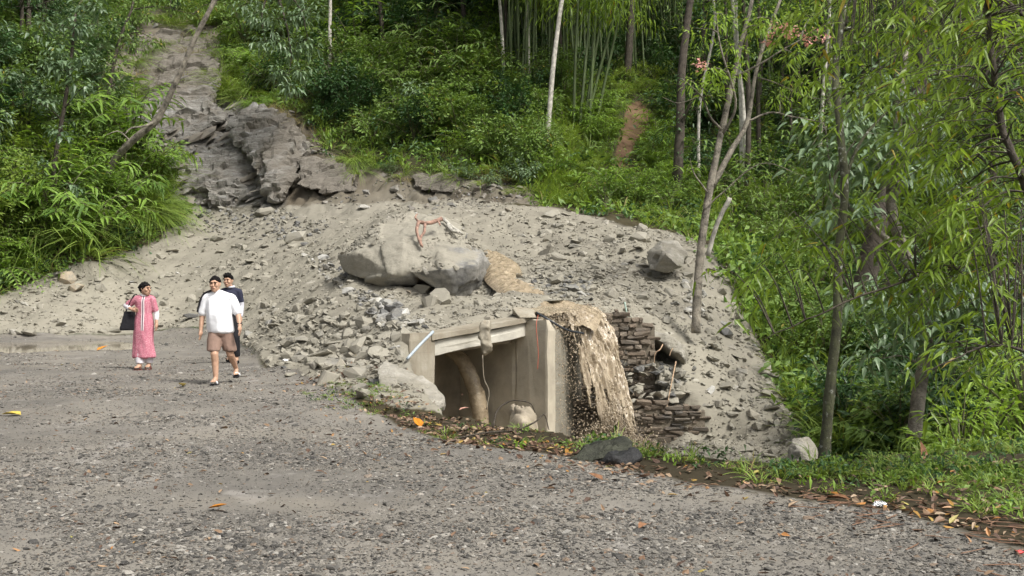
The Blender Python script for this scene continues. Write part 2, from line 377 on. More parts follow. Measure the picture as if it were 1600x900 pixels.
class TPS:
    def __init__(s, pts, lam=0.02):
        s.p = np.array(pts, float); n = len(s.p)
        K = s.k(s.p[:, :2], s.p[:, :2]) + lam * np.eye(n)
        P = np.c_[np.ones(n), s.p[:, :2]]
        A = np.block([[K, P], [P.T, np.zeros((3, 3))]])
        sol = np.linalg.lstsq(A, np.r_[s.p[:, 2], 0, 0, 0], rcond=None)[0]
        s.w, s.a = sol[:n], sol[n:]
    def k(s, A, B):
        r2 = ((A[:, None, :] - B[None, :, :]) ** 2).sum(-1)
        return 0.5 * r2 * np.log(r2 + 1e-12)
    def __call__(s, x, y):
        sh = np.shape(x); Q = np.c_[np.ravel(x), np.ravel(y)]; out = np.empty(len(Q))
        for i in range(0, len(Q), 20000):
            q = Q[i:i + 20000]; out[i:i + 20000] = s.k(q, s.p[:, :2]) @ s.w + s.a[0] + q @ s.a[1:]
        return out.reshape(sh)

T_UP = TPS([tuple(at(*p)) for p in UP + SLOPE] + W_UP)
T_LOW = TPS([tuple(at(*p)) for p in SLOPE] + W_LOW)

FACE_L, FACE_R = np.array([-1.641, 17.6]), np.array([0.816, 20.0])
FU = (FACE_R - FACE_L) / np.linalg.norm(FACE_R - FACE_L); FV = np.array([-FU[1], FU[0]])   # along the face / into the barrel
GULLY = [((-0.80, 13.3), 0.45), ((-0.15, 12.6), 0.45), ((0.5, 11.9), 0.45), ((0.75, 10.9), 0.5), ((1.2, 10.1), 0.6), ((1.9, 9.8), 0.7), ((2.7, 9.6), 0.8), ((3.6, 10.3), 1.2), ((5.5, 12), 1.5), ((8, 14), 2), ((13, 16), 2), ((13, 20), 2.5), ((4.4, 20.6), 0.6), ((3.75, 21.35), 0.15), ((3.1, 21.75), 0.12), ((2.9, 22.12), 0.12),
         ((1.4, 22.12), 0.12), ((0.95, 20.6), 0.12), ((0.45, 19.72), 0.12), ((-1.72, 17.6), 0.4), ((-1.25, 15.2), 0.6)]
GP = [g[0] for g in GULLY]

def gully_mask(x, y):
    ins = in_poly(x, y, GP); m = np.full(np.shape(x), 9.0)
    for i in range(len(GP)):
        m = np.minimum(m, seg_dist(x, y, GP[i], GP[(i + 1) % len(GP)]) / GULLY[i][1])
    return np.where(ins, sstep(0, 1, m), 0.0)

EDGE = [(-8.5, 31), (-7.4, 28), (-6.0, 25.0), (-4.6, 20.5), (-3.1, 17.2), (-2.2, 14.9), (-1.3, 12.3), (-0.6, 10.7), (0.51, 9.74), (1.46, 8.36), (2.6, 7.43), (2.95, 6.2), (3.3, 4), (4, 0), (4, -4)]
ROADP = EDGE + [(-20, -4), (-19, 20), (-17, 31.5), (-13, 31.8), (-10.5, 33.3)]
DEBP = [(-80, 535), (150, 528), (250, 516), (330, 510), (385, 548), (440, 585), (520, 608), (600, 630), (720, 665), (880, 740), (1290, 740), (1280, 700), (1235, 640), (1195, 560), (1160, 480), (1135, 420), (1110, 383), (1000, 355), (870, 326), (740, 312), (600, 318), (430, 325), (300, 325), (280, 350), (250, 375), (130, 412), (0, 458), (-80, 475)]
ROCKP = [(285, 325), (262, 290), (235, 235), (190, 205), (175, 160), (230, 180), (330, 150), (400, 160), (440, 200), (470, 240), (440, 325)]
EARTHP = [(290, 325), (262, 290), (225, 235), (180, 200), (165, 110), (180, 50), (230, 5), (340, 30), (350, 100), (370, 140), (480, 185), (505, 235), (570, 262), (700, 275), (770, 275), (830, 300), (840, 325), (430, 330)]
PATHP = [(976, 165), (1002, 158), (1022, 178), (1000, 212), (987, 260), (952, 273), (966, 215)]

def pxy(x, y, z):
    yy = np.maximum(y, 0.5); return 800 + x / yy * FPX, HOR - (z - CAMZ) / yy * FPX

def soft(px, py, poly, w):
    d = poly_dist(px, py, poly, True); return np.where(in_poly(px, py, poly), 0.5 + np.clip(d / w, 0, 1) * 0.5, 0.5 - np.clip(d / w, 0, 1) * 0.5)

def zones(x, y, z):
    px, py = pxy(x, y, z)
    jx = 7 * fbm(x * 1.3, y * 1.3, 5, 3); jy = 7 * fbm(x * 1.3, y * 1.3, 55, 3)
    px = px + jx; py = py + jy
    road = np.clip(np.where(in_poly(x, y, ROADP), 0.5 + poly_dist(x, y, ROADP, True) / 0.5, 0.5 - poly_dist(x, y, ROADP, True) / 0.5), 0, 1)
    deb = soft(px, py, DEBP, 10) * (y > 14) * (y < 47) * (x < 14)
    deb = np.where(gully_mask(x, y) > 0.5, np.maximum(deb, (y > 15) * 0.9 * (x < 4)), deb)
    deb = deb * (1 - sstep(0.4, 0.6, road))
    rock = soft(px, py, ROCKP, 12) * (y > 41); earth = soft(px, py, EARTHP, 14) * (y > 35)
    path = soft(px, py, PATHP, 6) * (y > 38)
    hol = np.exp(-(((x - 2.85) / .46) ** 2 + ((y - 22.5) / .40) ** 2) ** 2); earth = np.maximum(earth, hol); deb = deb * (1 - hol)  # hollow takes the darker earth colour, which deepens its shade
    return road, deb, rock, earth, path

def height(x, y, detail=True):
    x = np.asarray(x, float); y = np.asarray(y, float)
    m = gully_mask(x, y)
    z = T_UP(x, y) * (1 - m) + T_LOW(x, y) * m
    road, deb, rock, earth, path = zones(x, y, z)
    flat = sstep(0.3, 0.9, road)
    z = z * (1 - 0.6 * flat * (y < 24))
    if detail:
        z = z + flat * (0.03 * fbm(x * 0.5, y * 0.5, 3, 3) + 0.012 * fbm(x * 3, y * 3, 4, 2))
        z = z - 0.06 * np.exp(-(((x + 12.9) / 3.4) ** 2 + ((y - 28.3) / 2.2) ** 2) ** 2)
        lump = fbm(x * 1.6, y * 1.6, 21, 5, 0.6)
        z = z + deb * (0.16 * lump + 0.10 * np.abs(fbm(x * 0.8 + 4, y * 0.8, 31, 4)) + 0.05 * np.abs(fbm(x * 5, y * 5, 33, 2)))
        rk = np.maximum(rock, earth)
        ph = (z * 0.9 - x * 0.35 + 0.6 * fbm(x * 0.4, y * 0.4, 41, 3)) * 1.5
        z = z + rock * (0.55 * (np.abs((ph % 1) - 0.35) - 0.3) + 0.45 * fbm(x * 1.2, y * 1.2, 43, 5, 0.65))
        z = z + earth * (1 - rock) * (y > 30) * (0.55 * fbm(x * 0.9, y * 0.9, 47, 6, 0.68) + 0.3 * np.abs(fbm(x * 1.7, y * 0.7, 48, 4)))
        veg = (1 - np.maximum.reduce([road, deb, rk])).clip(0, 1)
        z = z + veg * (0.28 * fbm(x * 0.7, y * 0.7, 51, 4) * sstep(8, 16, y) + 0.03 * fbm(x * 3, y * 3, 52, 3))
        # the hollow washed out under the roots, beside the masonry
        hx, hy = x - 2.85, y - 22.55
        z = z - 0.85 * np.exp(-((hx / 0.42) ** 2 + (hy / 0.32) ** 2) ** 2)
        hx, hy = x - 3.95, y - 20.9
        z = z - 0.35 * np.exp(-((hx / 0.5) ** 2 + (hy / 0.35) ** 2) ** 2)
    return z

def normal_at(x, y, e=0.15):
    dx = (height(x + e, y) - height(x - e, y)) / (2 * e); dy = (height(x, y + e) - height(x, y - e)) / (2 * e)
    return unit(np.stack([-dx, -dy, np.ones_like(dx)], -1))

def lattice(parts):
    out = []
    for a, b, s0, s1 in parts:
        t = a
        while t < b - 1e-6:
            out.append(t); f = (t - a) / (b - a); t += s0 * (1 - f) + s1 * f
    out.append(parts[-1][1]); return np.array(out)

def build_terrain():
    xs = lattice([(-45, -18, 1.2, 0.25), (-18, -10, 0.2, 0.11), (-10, 6, 0.085, 0.085), (6, 16, 0.11, 0.25), (16, 45, 0.3, 1.2)])
    ys = lattice([(-6, 5, 0.6, 0.12), (5, 25, 0.09, 0.085), (25, 46, 0.09, 0.13), (46, 62, 0.14, 0.22), (62, 92, 0.5, 1.2)])
    X, Yg = np.meshgrid(xs, ys)
    Z = height(X, Yg)
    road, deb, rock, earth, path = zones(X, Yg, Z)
    n, mm = Z.shape
    idx = np.arange(n * mm).reshape(n, mm)
    Q = np.stack([idx[:-1, :-1], idx[:-1, 1:], idx[1:, 1:], idx[1:, :-1]], -1).reshape(-1, 4)
    V = np.stack([X, Yg, Z], -1).reshape(-1, 3)
    cx = V[Q].mean(1)
    # opening in the sheet where the culvert mouth stands
    rel = cx[:, :2] - FACE_L; u = rel @ FU; v = rel @ FV
    zmin = V[Q][:, :, 2].min(1)
    hole = (u > 0.25) & (u < 2.8) & (np.abs(v) < 0.42) & (zmin < 0.50)
    Q = Q[~hole]
    zr = road.ravel()[Q].mean(1); zd = deb.ravel()[Q].mean(1); cyy = V[Q][:, :, 1].mean(1)
    kind = np.where(zr > 0.5, 0, np.where(zd > 0.45, 1, 2))
    for k, nm, lab in ((0, 'road', 'wet grey gravel road running past the landslide'), (1, 'landslide_ground', 'pale grey mud and rubble of the landslide over the road'), (2, 'hillside', 'steep forest hillside and ravine bank around the road')):
        q = Q[kind == k]; used = np.unique(q); remap = np.zeros(len(V), np.int64); remap[used] = np.arange(len(used))
        me = mkmesh(nm, V[used], remap[q], M['terrain'], smooth=True)
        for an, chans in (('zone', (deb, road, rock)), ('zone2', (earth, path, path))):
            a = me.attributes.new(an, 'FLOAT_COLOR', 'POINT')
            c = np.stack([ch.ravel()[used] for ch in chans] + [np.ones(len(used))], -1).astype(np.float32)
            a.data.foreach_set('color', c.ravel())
        tag(obj(nm, me), lab, None, None, 'structure')
build_terrain()

def cast(px, py, y0=4.0, y1=88.0, steps=700, base=None):
    """first ground point along the lines of sight through the given pixels"""
    px = np.asarray(px, float); py = np.asarray(py, float)
    hit = np.full(len(px), np.nan); alive = np.ones(len(px), bool)
    for Y in np.geomspace(y0, y1, steps):
        i = np.where(alive)[0]
        if not len(i): break
        x = (px[i] - 800) / FPX * Y; z = CAMZ - (py[i] - HOR) / FPX * Y
        under = GRID(x, np.full(len(i), Y)) > z
        hit[i[under]] = Y; alive[i[under]] = False
    return hit

class _Grid:                       # quick bilinear look-up of the ground height
    def __init__(s):
        s.x0, s.y0, s.h = -46.0, -6.0, 0.2
        xs = np.arange(s.x0, 46.2, s.h); ys = np.arange(s.y0, 92.2, s.h)
        X, Y = np.meshgrid(xs, ys); s.Z = height(X, Y)
    def __call__(s, x, y):
        u = np.clip((np.asarray(x, float) - s.x0) / s.h, 0, s.Z.shape[1] - 2.001); v = np.clip((np.asarray(y, float) - s.y0) / s.h, 0, s.Z.shape[0] - 2.001)
        i = u.astype(int); j = v.astype(int); a = u - i; b = v - j
        return (s.Z[j, i] * (1 - a) + s.Z[j, i + 1] * a) * (1 - b) + (s.Z[j + 1, i] * (1 - a) + s.Z[j + 1, i + 1] * a) * b
GRID = _Grid()

# ------------------------------------------------------------------ shape builders
def tube(P, R, n=8, rough=0.0, seed=0, cap=True):
    """tapered tube along a polyline; returns V, quads, tris"""
    P = np.asarray(P, float); R = np.broadcast_to(np.asarray(R, float), (len(P),))
    T = unit(np.gradient(P, axis=0)); ref = np.array([0.0, 0.0, 1.0]) if abs(T[0, 2]) < 0.9 else np.array([1.0, 0, 0])
    U = unit(np.cross(T, ref)); W = np.cross(T, U)
    a = np.linspace(0, 2 * math.pi, n, endpoint=False)
    ring = U[:, None, :] * np.cos(a)[None, :, None] + W[:, None, :] * np.sin(a)[None, :, None]
    rr = R[:, None] * np.ones((1, n))
    if rough: rr = rr * (1 + rough * np.random.default_rng(seed).normal(0, 1, rr.shape))
    V = (P[:, None, :] + ring * rr[:, :, None]).reshape(-1, 3)
    i = np.arange(len(P) - 1)[:, None] * n; j = np.arange(n)[None, :]; k = (np.arange(n) + 1) % n
    Q = np.stack([i + j, i + k[None, :], i + n + k[None, :], i + n + j], -1).reshape(-1, 4)
    Tn = []
    if cap:
        V = np.vstack([V, P[0], P[-1]]); b = len(V) - 2; e = (len(P) - 1) * n
        Tn = [(b, kk, jj) for jj, kk in zip(range(n), k)] + [(b + 1, e + jj, e + kk) for jj, kk in zip(range(n), k)]
    return V, Q, np.array(Tn, int).reshape(-1, 3)

def merge(parts):
    V, Q, T, o = [], [], [], 0
    for v, q, t in parts:
        V.append(v); o2 = o
        if len(q): Q.append(np.asarray(q) + o2)
        if len(t): T.append(np.asarray(t) + o2)
        o += len(v)
    return np.vstack(V), ([np.vstack(Q)] if Q else []) + ([np.vstack(T)] if T else [])

def curve(pts, n=24):
    """smooth curve through the points (Catmull-Rom)"""
    P = np.asarray(pts, float); P = np.vstack([2 * P[0] - P[1], P, 2 * P[-1] - P[-2]]); out = []
    m = len(P) - 3
    for s in np.linspace(0, m - 1e-6, n):
        i = int(s); t = s - i; a, b, c, d = P[i:i + 4]
        out.append(0.5 * (2 * b + (c - a) * t + (2 * a - 5 * b + 4 * c - d) * t * t + (3 * b - a - 3 * c + d) * t ** 3))
    return np.array(out)

def hull(pts):
    bm = bmesh.new()
    for p in pts: bm.verts.new(p)
    r = bmesh.ops.convex_hull(bm, input=bm.verts)
    junk = [v for v in bm.verts if not v.link_faces]
    for v in junk: bm.verts.remove(v)
    bm.verts.index_update()
    V = np.array([v.co for v in bm.verts]); F = np.array([[v.index for v in f.verts] for f in bm.faces if len(f.verts) == 3])
    bm.free(); return V, F

def rock_shape(seed, dims=(1, 1, 0.5), n=15, boxy=0.5):
    r = np.random.default_rng(seed); p = unit(r.normal(0, 1, (n, 3)))
    q = p / np.abs(p).max(1, keepdims=True)
    p = (p * (1 - boxy) + q * boxy * 0.8) * r.uniform(0.8, 1.05, (n, 1))
    return hull(p * np.array(dims) * 0.5)

def remeshed(name, parts, voxel, smooth=2, mat=None, disp=None, shade=True):
    """union of closed pieces as one continuous surface"""
    V, F, o = [], [], 0
    for v, f in parts: V.append(v); F.append(np.asarray(f) + o); o += len(v)
    me = mkmesh(name + '_source', np.vstack(V), np.vstack(F))
    ob = bpy.data.objects.new(name + '_source', me); COL.objects.link(ob)
    md = ob.modifiers.new('remesh', 'REMESH'); md.mode = 'VOXEL'; md.voxel_size = voxel
    if smooth:
        s = ob.modifiers.new('smooth', 'SMOOTH'); s.factor = 0.5; s.iterations = smooth
    bpy.context.view_layer.update()
    ev = ob.evaluated_get(bpy.context.evaluated_depsgraph_get())
    out = bpy.data.meshes.new_from_object(ev); out.name = name
    bpy.data.objects.remove(ob); bpy.data.meshes.remove(me)
    n = len(out.vertices); co = np.empty(n * 3, np.float32); out.vertices.foreach_get('co', co); co = co.reshape(-1, 3).astype(float)
    if disp is not None:
        no = np.empty(n * 3, np.float32); out.vertices.foreach_get('normal', no); no = no.reshape(-1, 3)
        co = disp(co, no); out.vertices.foreach_set('co', co.astype(np.float32).ravel()); out.update()
    out.polygons.foreach_set('use_smooth', np.full(len(out.polygons), shade))
    out.materials.clear()
    if mat: out.materials.append(mat)
    return out

PROTO = bpy.data.collections.new('scatter_sources')       # not linked: only instanced from
def proto_set(name, meshes):
    c = bpy.data.collections.new(name)
    for k, me in enumerate(meshes): c.objects.link(bpy.data.objects.new('%s_%02d' % (name, k), me))
    return c
_SG = {}
def scatter(name, coll, P, rot, scl, idx, label, kind='stuff'):
    """uncountable small stuff: one object whose points carry instances"""
    P = np.asarray(P, np.float32); n = len(P)
    me = bpy.data.meshes.new(name); me.vertices.add(n); me.vertices.foreach_set('co', P.ravel())
    scl = np.asarray(scl, np.float32)
    if scl.ndim == 1: scl = np.repeat(scl[:, None], 3, 1)
    for an, ty, dat, ky in (('rot', 'FLOAT_VECTOR', np.asarray(rot, np.float32), 'vector'), ('scl', 'FLOAT_VECTOR', scl, 'vector'), ('pick', 'INT', np.asarray(idx, np.int32), 'value')):
        a = me.attributes.new(an, ty, 'POINT'); a.data.foreach_set(ky, dat.ravel())
    if coll.name not in _SG:
        ng = bpy.data.node_groups.new('scatter_' + coll.name, 'GeometryNodeTree'); _SG[coll.name] = ng
        ng.interface.new_socket('Geometry', in_out='INPUT', socket_type='NodeSocketGeometry'); ng.interface.new_socket('Geometry', in_out='OUTPUT', socket_type='NodeSocketGeometry')
        gi = ng.nodes.new('NodeGroupInput'); go = ng.nodes.new('NodeGroupOutput')
        ci = ng.nodes.new('GeometryNodeCollectionInfo'); ci.inputs['Collection'].default_value = coll
        ci.inputs['Separate Children'].default_value = True; ci.inputs['Reset Children'].default_value = True
        iop = ng.nodes.new('GeometryNodeInstanceOnPoints'); iop.inputs['Pick Instance'].default_value = True
        for an, ty, sk in (('rot', 'FLOAT_VECTOR', 'Rotation'), ('scl', 'FLOAT_VECTOR', 'Scale'), ('pick', 'INT', 'Instance Index')):
            na = ng.nodes.new('GeometryNodeInputNamedAttribute'); na.data_type = ty; na.inputs['Name'].default_value = an
            ng.links.new(na.outputs['Attribute'], iop.inputs[sk])
        ng.links.new(gi.outputs[0], iop.inputs['Points']); ng.links.new(ci.outputs[0], iop.inputs['Instance']); ng.links.new(iop.outputs[0], go.inputs[0])
    o = obj(name, me); md = o.modifiers.new('scatter', 'NODES'); md.node_group = _SG[coll.name]
    return tag(o, label, None, None, kind)

def on_ground(x, y, lift=0.0, tilt=0.6, e=0.25):
    """ground points plus the tilt (as Euler angles) that lays a thing along the slope"""
    z = GRID(x, y) + lift
    dx = (GRID(x + e, y) - GRID(x - e, y)) / (2 * e); dy = (GRID(x, y + e) - GRID(x, y - e)) / (2 * e)
    rx = np.arctan(dy) * tilt; ry = -np.arctan(dx) * tilt
    return np.stack([x, y, z], -1), rx, ry

# ------------------------------------------------------------------ culvert
def fuvz(u, v, z): return np.array([*(FACE_L + FU * u + FV * v), z])
def uvbox(u0, u1, v0, v1, z0, z1, name, mat, parent, tilt=0.0, step=0.12, rough=0.028, seed=0):
    """weathered block in culvert coordinates; tilt raises the top/bottom along u"""
    nu = max(1, int(abs(u1 - u0) / step)); nv = max(1, int(abs(v1 - v0) / step)); nz = max(1, int(abs(z1 - z0) / step))
    bm = bmesh.new(); bmesh.ops.create_cube(bm, size=1.0)
    e = list(bm.edges)
    bmesh.ops.bevel(bm, geom=e, offset=0.012 / max(0.2, min(u1 - u0, v1 - v0, z1 - z0)), segments=1, affect='EDGES')
    bmesh.ops.triangulate(bm, faces=bm.faces)
    for _ in range(3): bmesh.ops.subdivide_edges(bm, edges=[q for q in bm.edges if (Vector(((q.verts[0].co.x - q.verts[1].co.x) * (u1 - u0), (q.verts[0].co.y - q.verts[1].co.y) * (v1 - v0), (q.verts[0].co.z - q.verts[1].co.z) * (z1 - z0)))).length > step], cuts=1)
    bmesh.ops.triangulate(bm, faces=bm.faces)
    C = np.array([v.co for v in bm.verts]); bm.verts.index_update()
    F = np.array([[v.index for v in f.verts] for f in bm.faces]); bm.free()
    u = u0 + (C[:, 0] + 0.5) * (u1 - u0); v = v0 + (C[:, 1] + 0.5) * (v1 - v0); z = z0 + (C[:, 2] + 0.5) * (z1 - z0) + tilt * (u - u0)
    V = np.stack([FACE_L[0] + FU[0] * u + FV[0] * v, FACE_L[1] + FU[1] * u + FV[1] * v, z], -1)
    nz_ = np.stack([fbm3(V, 3.0, seed + k, 3) for k in range(3)], -1)
    V = V + nz_ * rough
    return obj(name, mkmesh(name, V, F, mat), parent)
culvert = empty('box_culvert', tuple(fuvz(1.5, 0.3, -2.1)))
tag(culvert, 'concrete box culvert with a pale beam, half buried under the landslide mud', 'culvert')
def under(o):
    o.parent = culvert; o.matrix_parent_inverse = Matrix.Translation(-culvert.location); return o
under(uvbox(0.0, 0.537, 0.0, 0.28, -2.3, 0.74, 'wing_wall', M['concrete'], None, seed=1))
under(uvbox(2.66, 2.88, -0.5, 0.3, -2.4, 0.90, 'wing_wall', M['sidewall'], None, seed=2))
under(uvbox(2.67, 2.90, 0.3, 1.8, -2.4, 0.56, 'side_wall', M['sidewall'], None, seed=3))
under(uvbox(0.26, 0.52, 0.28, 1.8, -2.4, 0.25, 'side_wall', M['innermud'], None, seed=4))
under(uvbox(0.537, 2.66, 0.03, 0.30, 0.345, 0.595, 'beam', M['beam'], None, tilt=0.112, seed=5))
under(uvbox(0.45, 2.72, -0.05, 0.5, 0.605, 0.70, 'deck_slab', M['concrete'], None, tilt=0.112, seed=6))
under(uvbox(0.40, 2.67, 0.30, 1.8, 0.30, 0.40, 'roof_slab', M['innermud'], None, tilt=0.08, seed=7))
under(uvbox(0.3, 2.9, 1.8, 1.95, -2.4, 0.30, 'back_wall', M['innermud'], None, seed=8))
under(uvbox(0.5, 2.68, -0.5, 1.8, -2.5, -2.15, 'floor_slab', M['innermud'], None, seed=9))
# wet headwall behind the fall
hw0, hw1 = np.array([0.46, 19.62]), np.array([1.40, 22.0]); hd = unit(hw1 - hw0); hn = np.array([-hd[1], hd[0]]); pts = []
nx, nz2 = 40, 50; U, W2 = np.meshgrid(np.linspace(0, 1, nx), np.linspace(-2.4, .93, nz2)); X = hw0[0] + (hw1 - hw0)[0] * U; Yq = hw0[1] + (hw1 - hw0)[1] * U
off = .05 * fbm(U * 14, W2 * 7, 301, 4); X = X - hn[0] * off; Yq = Yq - hn[1] * off; idq = np.arange(nx * nz2).reshape(nz2, nx)
Vh = np.stack([X, Yq, W2], -1).reshape(-1, 3); Vh = np.vstack([Vh, Vh + np.array([hn[0] * .3, hn[1] * .3, 0])]); qf = np.stack([idq[:-1, :-1], idq[:-1, 1:], idq[1:, 1:], idq[1:, :-1]], -1).reshape(-1, 4); nb_ = nx * nz2
tp = idq[-1]; qt = np.stack([tp[:-1], tp[1:], tp[1:] + nb_, tp[:-1] + nb_], -1)
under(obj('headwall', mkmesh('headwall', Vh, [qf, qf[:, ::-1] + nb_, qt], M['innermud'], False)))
# muddy jet pouring down inside the barrel
pj = curve([fuvz(2.05, 1.5, 0.38), fuvz(2.18, 1.2, 0.15), fuvz(2.32, 0.98, -0.4), fuvz(2.40, 0.88, -1.2), fuvz(2.42, 0.85, -2.1)], 26)
V, F = merge([tube(pj, np.linspace(0.12, 0.17, 26), 12, 0.07, 3)])
tag(obj('water_jet', mkmesh('water_jet', V, F, M['muddy'], True)), 'brown jet of water pouring inside the dark culvert mouth', None, None, 'structure')

# ------------------------------------------------------------------ masonry beside the fall
def brick_shape(seed):
    r = np.random.default_rng(seed); P = []
    for sx in (-1, 1):
        for sy in (-1, 1):
            for sz in (-1, 1):
                c = np.array([sx, sy, sz]) * (.5 - np.abs(r.normal(0, .08, 3))); b = r.uniform(.05, .2, 3)
                for a in range(3): q = c.copy(); q[a] -= b[a] * (sx, sy, sz)[a]; P.append(q)
    return hull(P)
def masonry(name, label, x0, x1, y, z0, z1, sh, sw, seed, gone=None):
    r = np.random.default_rng(seed)
    root = empty(name, ((x0 + x1) / 2, y, z0)); tag(root, label, 'wall', 'masonry walls beside the waterfall')
    c0 = np.array(root.location)
    # bedding mortar behind the stone faces, ragged top
    n = 26; xs = np.linspace(x0, x1, n); top = z1 - 0.12 + 0.08 * fbm(xs * 3, xs * 0, seed)
    if gone is not None: top = np.minimum(top, [gone(q) - 0.1 for q in xs])
    rows = [np.stack([xs, np.full(n, y - 0.07), np.full(n, z0)], -1), np.stack([xs, np.full(n, y - 0.07), top], -1), np.stack([xs, np.full(n, y + 0.75), top], -1)]
    Vc = np.vstack(rows) - c0; i = np.arange(n - 1)
    Qc = np.vstack([np.stack([i + k * n, i + 1 + k * n, i + 1 + (k + 1) * n, i + (k + 1) * n], -1) for k in range(2)])
    obj('mortar_core', mkmesh('mortar_core', Vc, Qc, M['wall_core']), root)
    meshes = []
    for k in range(9):
        v, f = brick_shape(900 + seed * 20 + k); meshes.append(mkmesh('stone', v, f, M['wall_stone']))
    z = z0
    while z < z1:
        h = sh * r.uniform(0.6, 1.2); x = x0 - r.uniform(0, sw)
        while x < x1:
            w = sw * r.choice([.4, .6, .9, 1.2, 1.7, 2.1]) * r.uniform(.85, 1.15); xc, zc = x + w / 2, z + h / 2
            if xc < x1 and xc > x0 - 0.05 and (gone is None or zc < gone(xc) + r.normal(0, 0.06)) and r.random() > 0.04:
                obj('stone', meshes[r.integers(9)], root, (xc - c0[0], y + r.uniform(-0.01, 0.05) - c0[1], zc - c0[2] + r.normal(0, .008)), (r.normal(0, 0.07), r.normal(0, 0.05), r.normal(0, 0.10)), (w * 0.95, 0.32, h * 0.92))
            x += w
        z += h
    return root
lowtop = lambda x: -0.78 + 0.10 * math.sin(x * 5)
masonry('stone_wall', 'dark coursed stone wall at the foot of the muddy waterfall', 1.25, 3.72, 21.25, -2.35, -0.70, 0.088, 0.19, 3, lowtop)
uptop = lambda x: 1.04 - max(0, (x - 2.1)) * 0.35
upbot = None
masonry('stone_wall', 'reddish brown upper stone wall beside the lip of the waterfall', 1.38, 2.85, 22.0, -1.0, 1.05, 0.092, 0.18, 5, uptop)

# ------------------------------------------------------------------ muddy stream and waterfall
def stream(name, label, pts, widths, lift=0.05, amp=0.06, seed=0, mat='muddy', nu=30, nt_=200):
    C = curve(pts, nt_); Wd = np.interp(np.linspace(0, 1, nt_), np.linspace(0, 1, len(widths)), widths)
    T = unit(np.gradient(C[:, :2], axis=0)); N = np.stack([-T[:, 1], T[:, 0]], -1)
    s = np.linspace(-1, 1, nu)
    X = C[:, None, 0] + N[:, None, 0] * s * Wd[:, None] / 2; Y = C[:, None, 1] + N[:, None, 1] * s * Wd[:, None] / 2
    Z = C[:, None, 2] + lift + amp * (np.abs(fbm(X * 4.5, Y * 4.5, seed, 5, .7)) - .12) * (1 - s ** 2) + 0.02 * (1 - s ** 2) - 0.12 * np.abs(s) ** 4
    V = np.stack([X, Y, Z], -1).reshape(-1, 3); idx = np.arange(nt_ * nu).reshape(nt_, nu)
    Q = np.stack([idx[:-1, :-1], idx[:-1, 1:], idx[1:, 1:], idx[1:, :-1]], -1).reshape(-1, 4)
    return tag(obj(name, mkmesh(name, V, Q, M[mat], True)), label, None, None, 'structure')
def gz(px, py, Y, up=0.0):
    p = at(px, py, Y); return np.array([p[0], p[1], float(GRID(p[0:1], p[1:2])[0]) + up])
stream('muddy_stream', 'brown muddy stream running over the landslide towards the fall',
       [gz(765, 418, 28.6, .1), gz(785, 432, 26.8, .12), gz(790, 446, 25.4, .12), gz(815, 462, 23.9, .1), at(845, 470, 22.6), at(880, 479, 21.5), at(890, 489, 20.95), at(897, 512, 20.5)], [0.7, 0.95, 0.95, 1.05, 1.25, 1.4, 1.25, 0.8], 0.02, 0.16, 4)

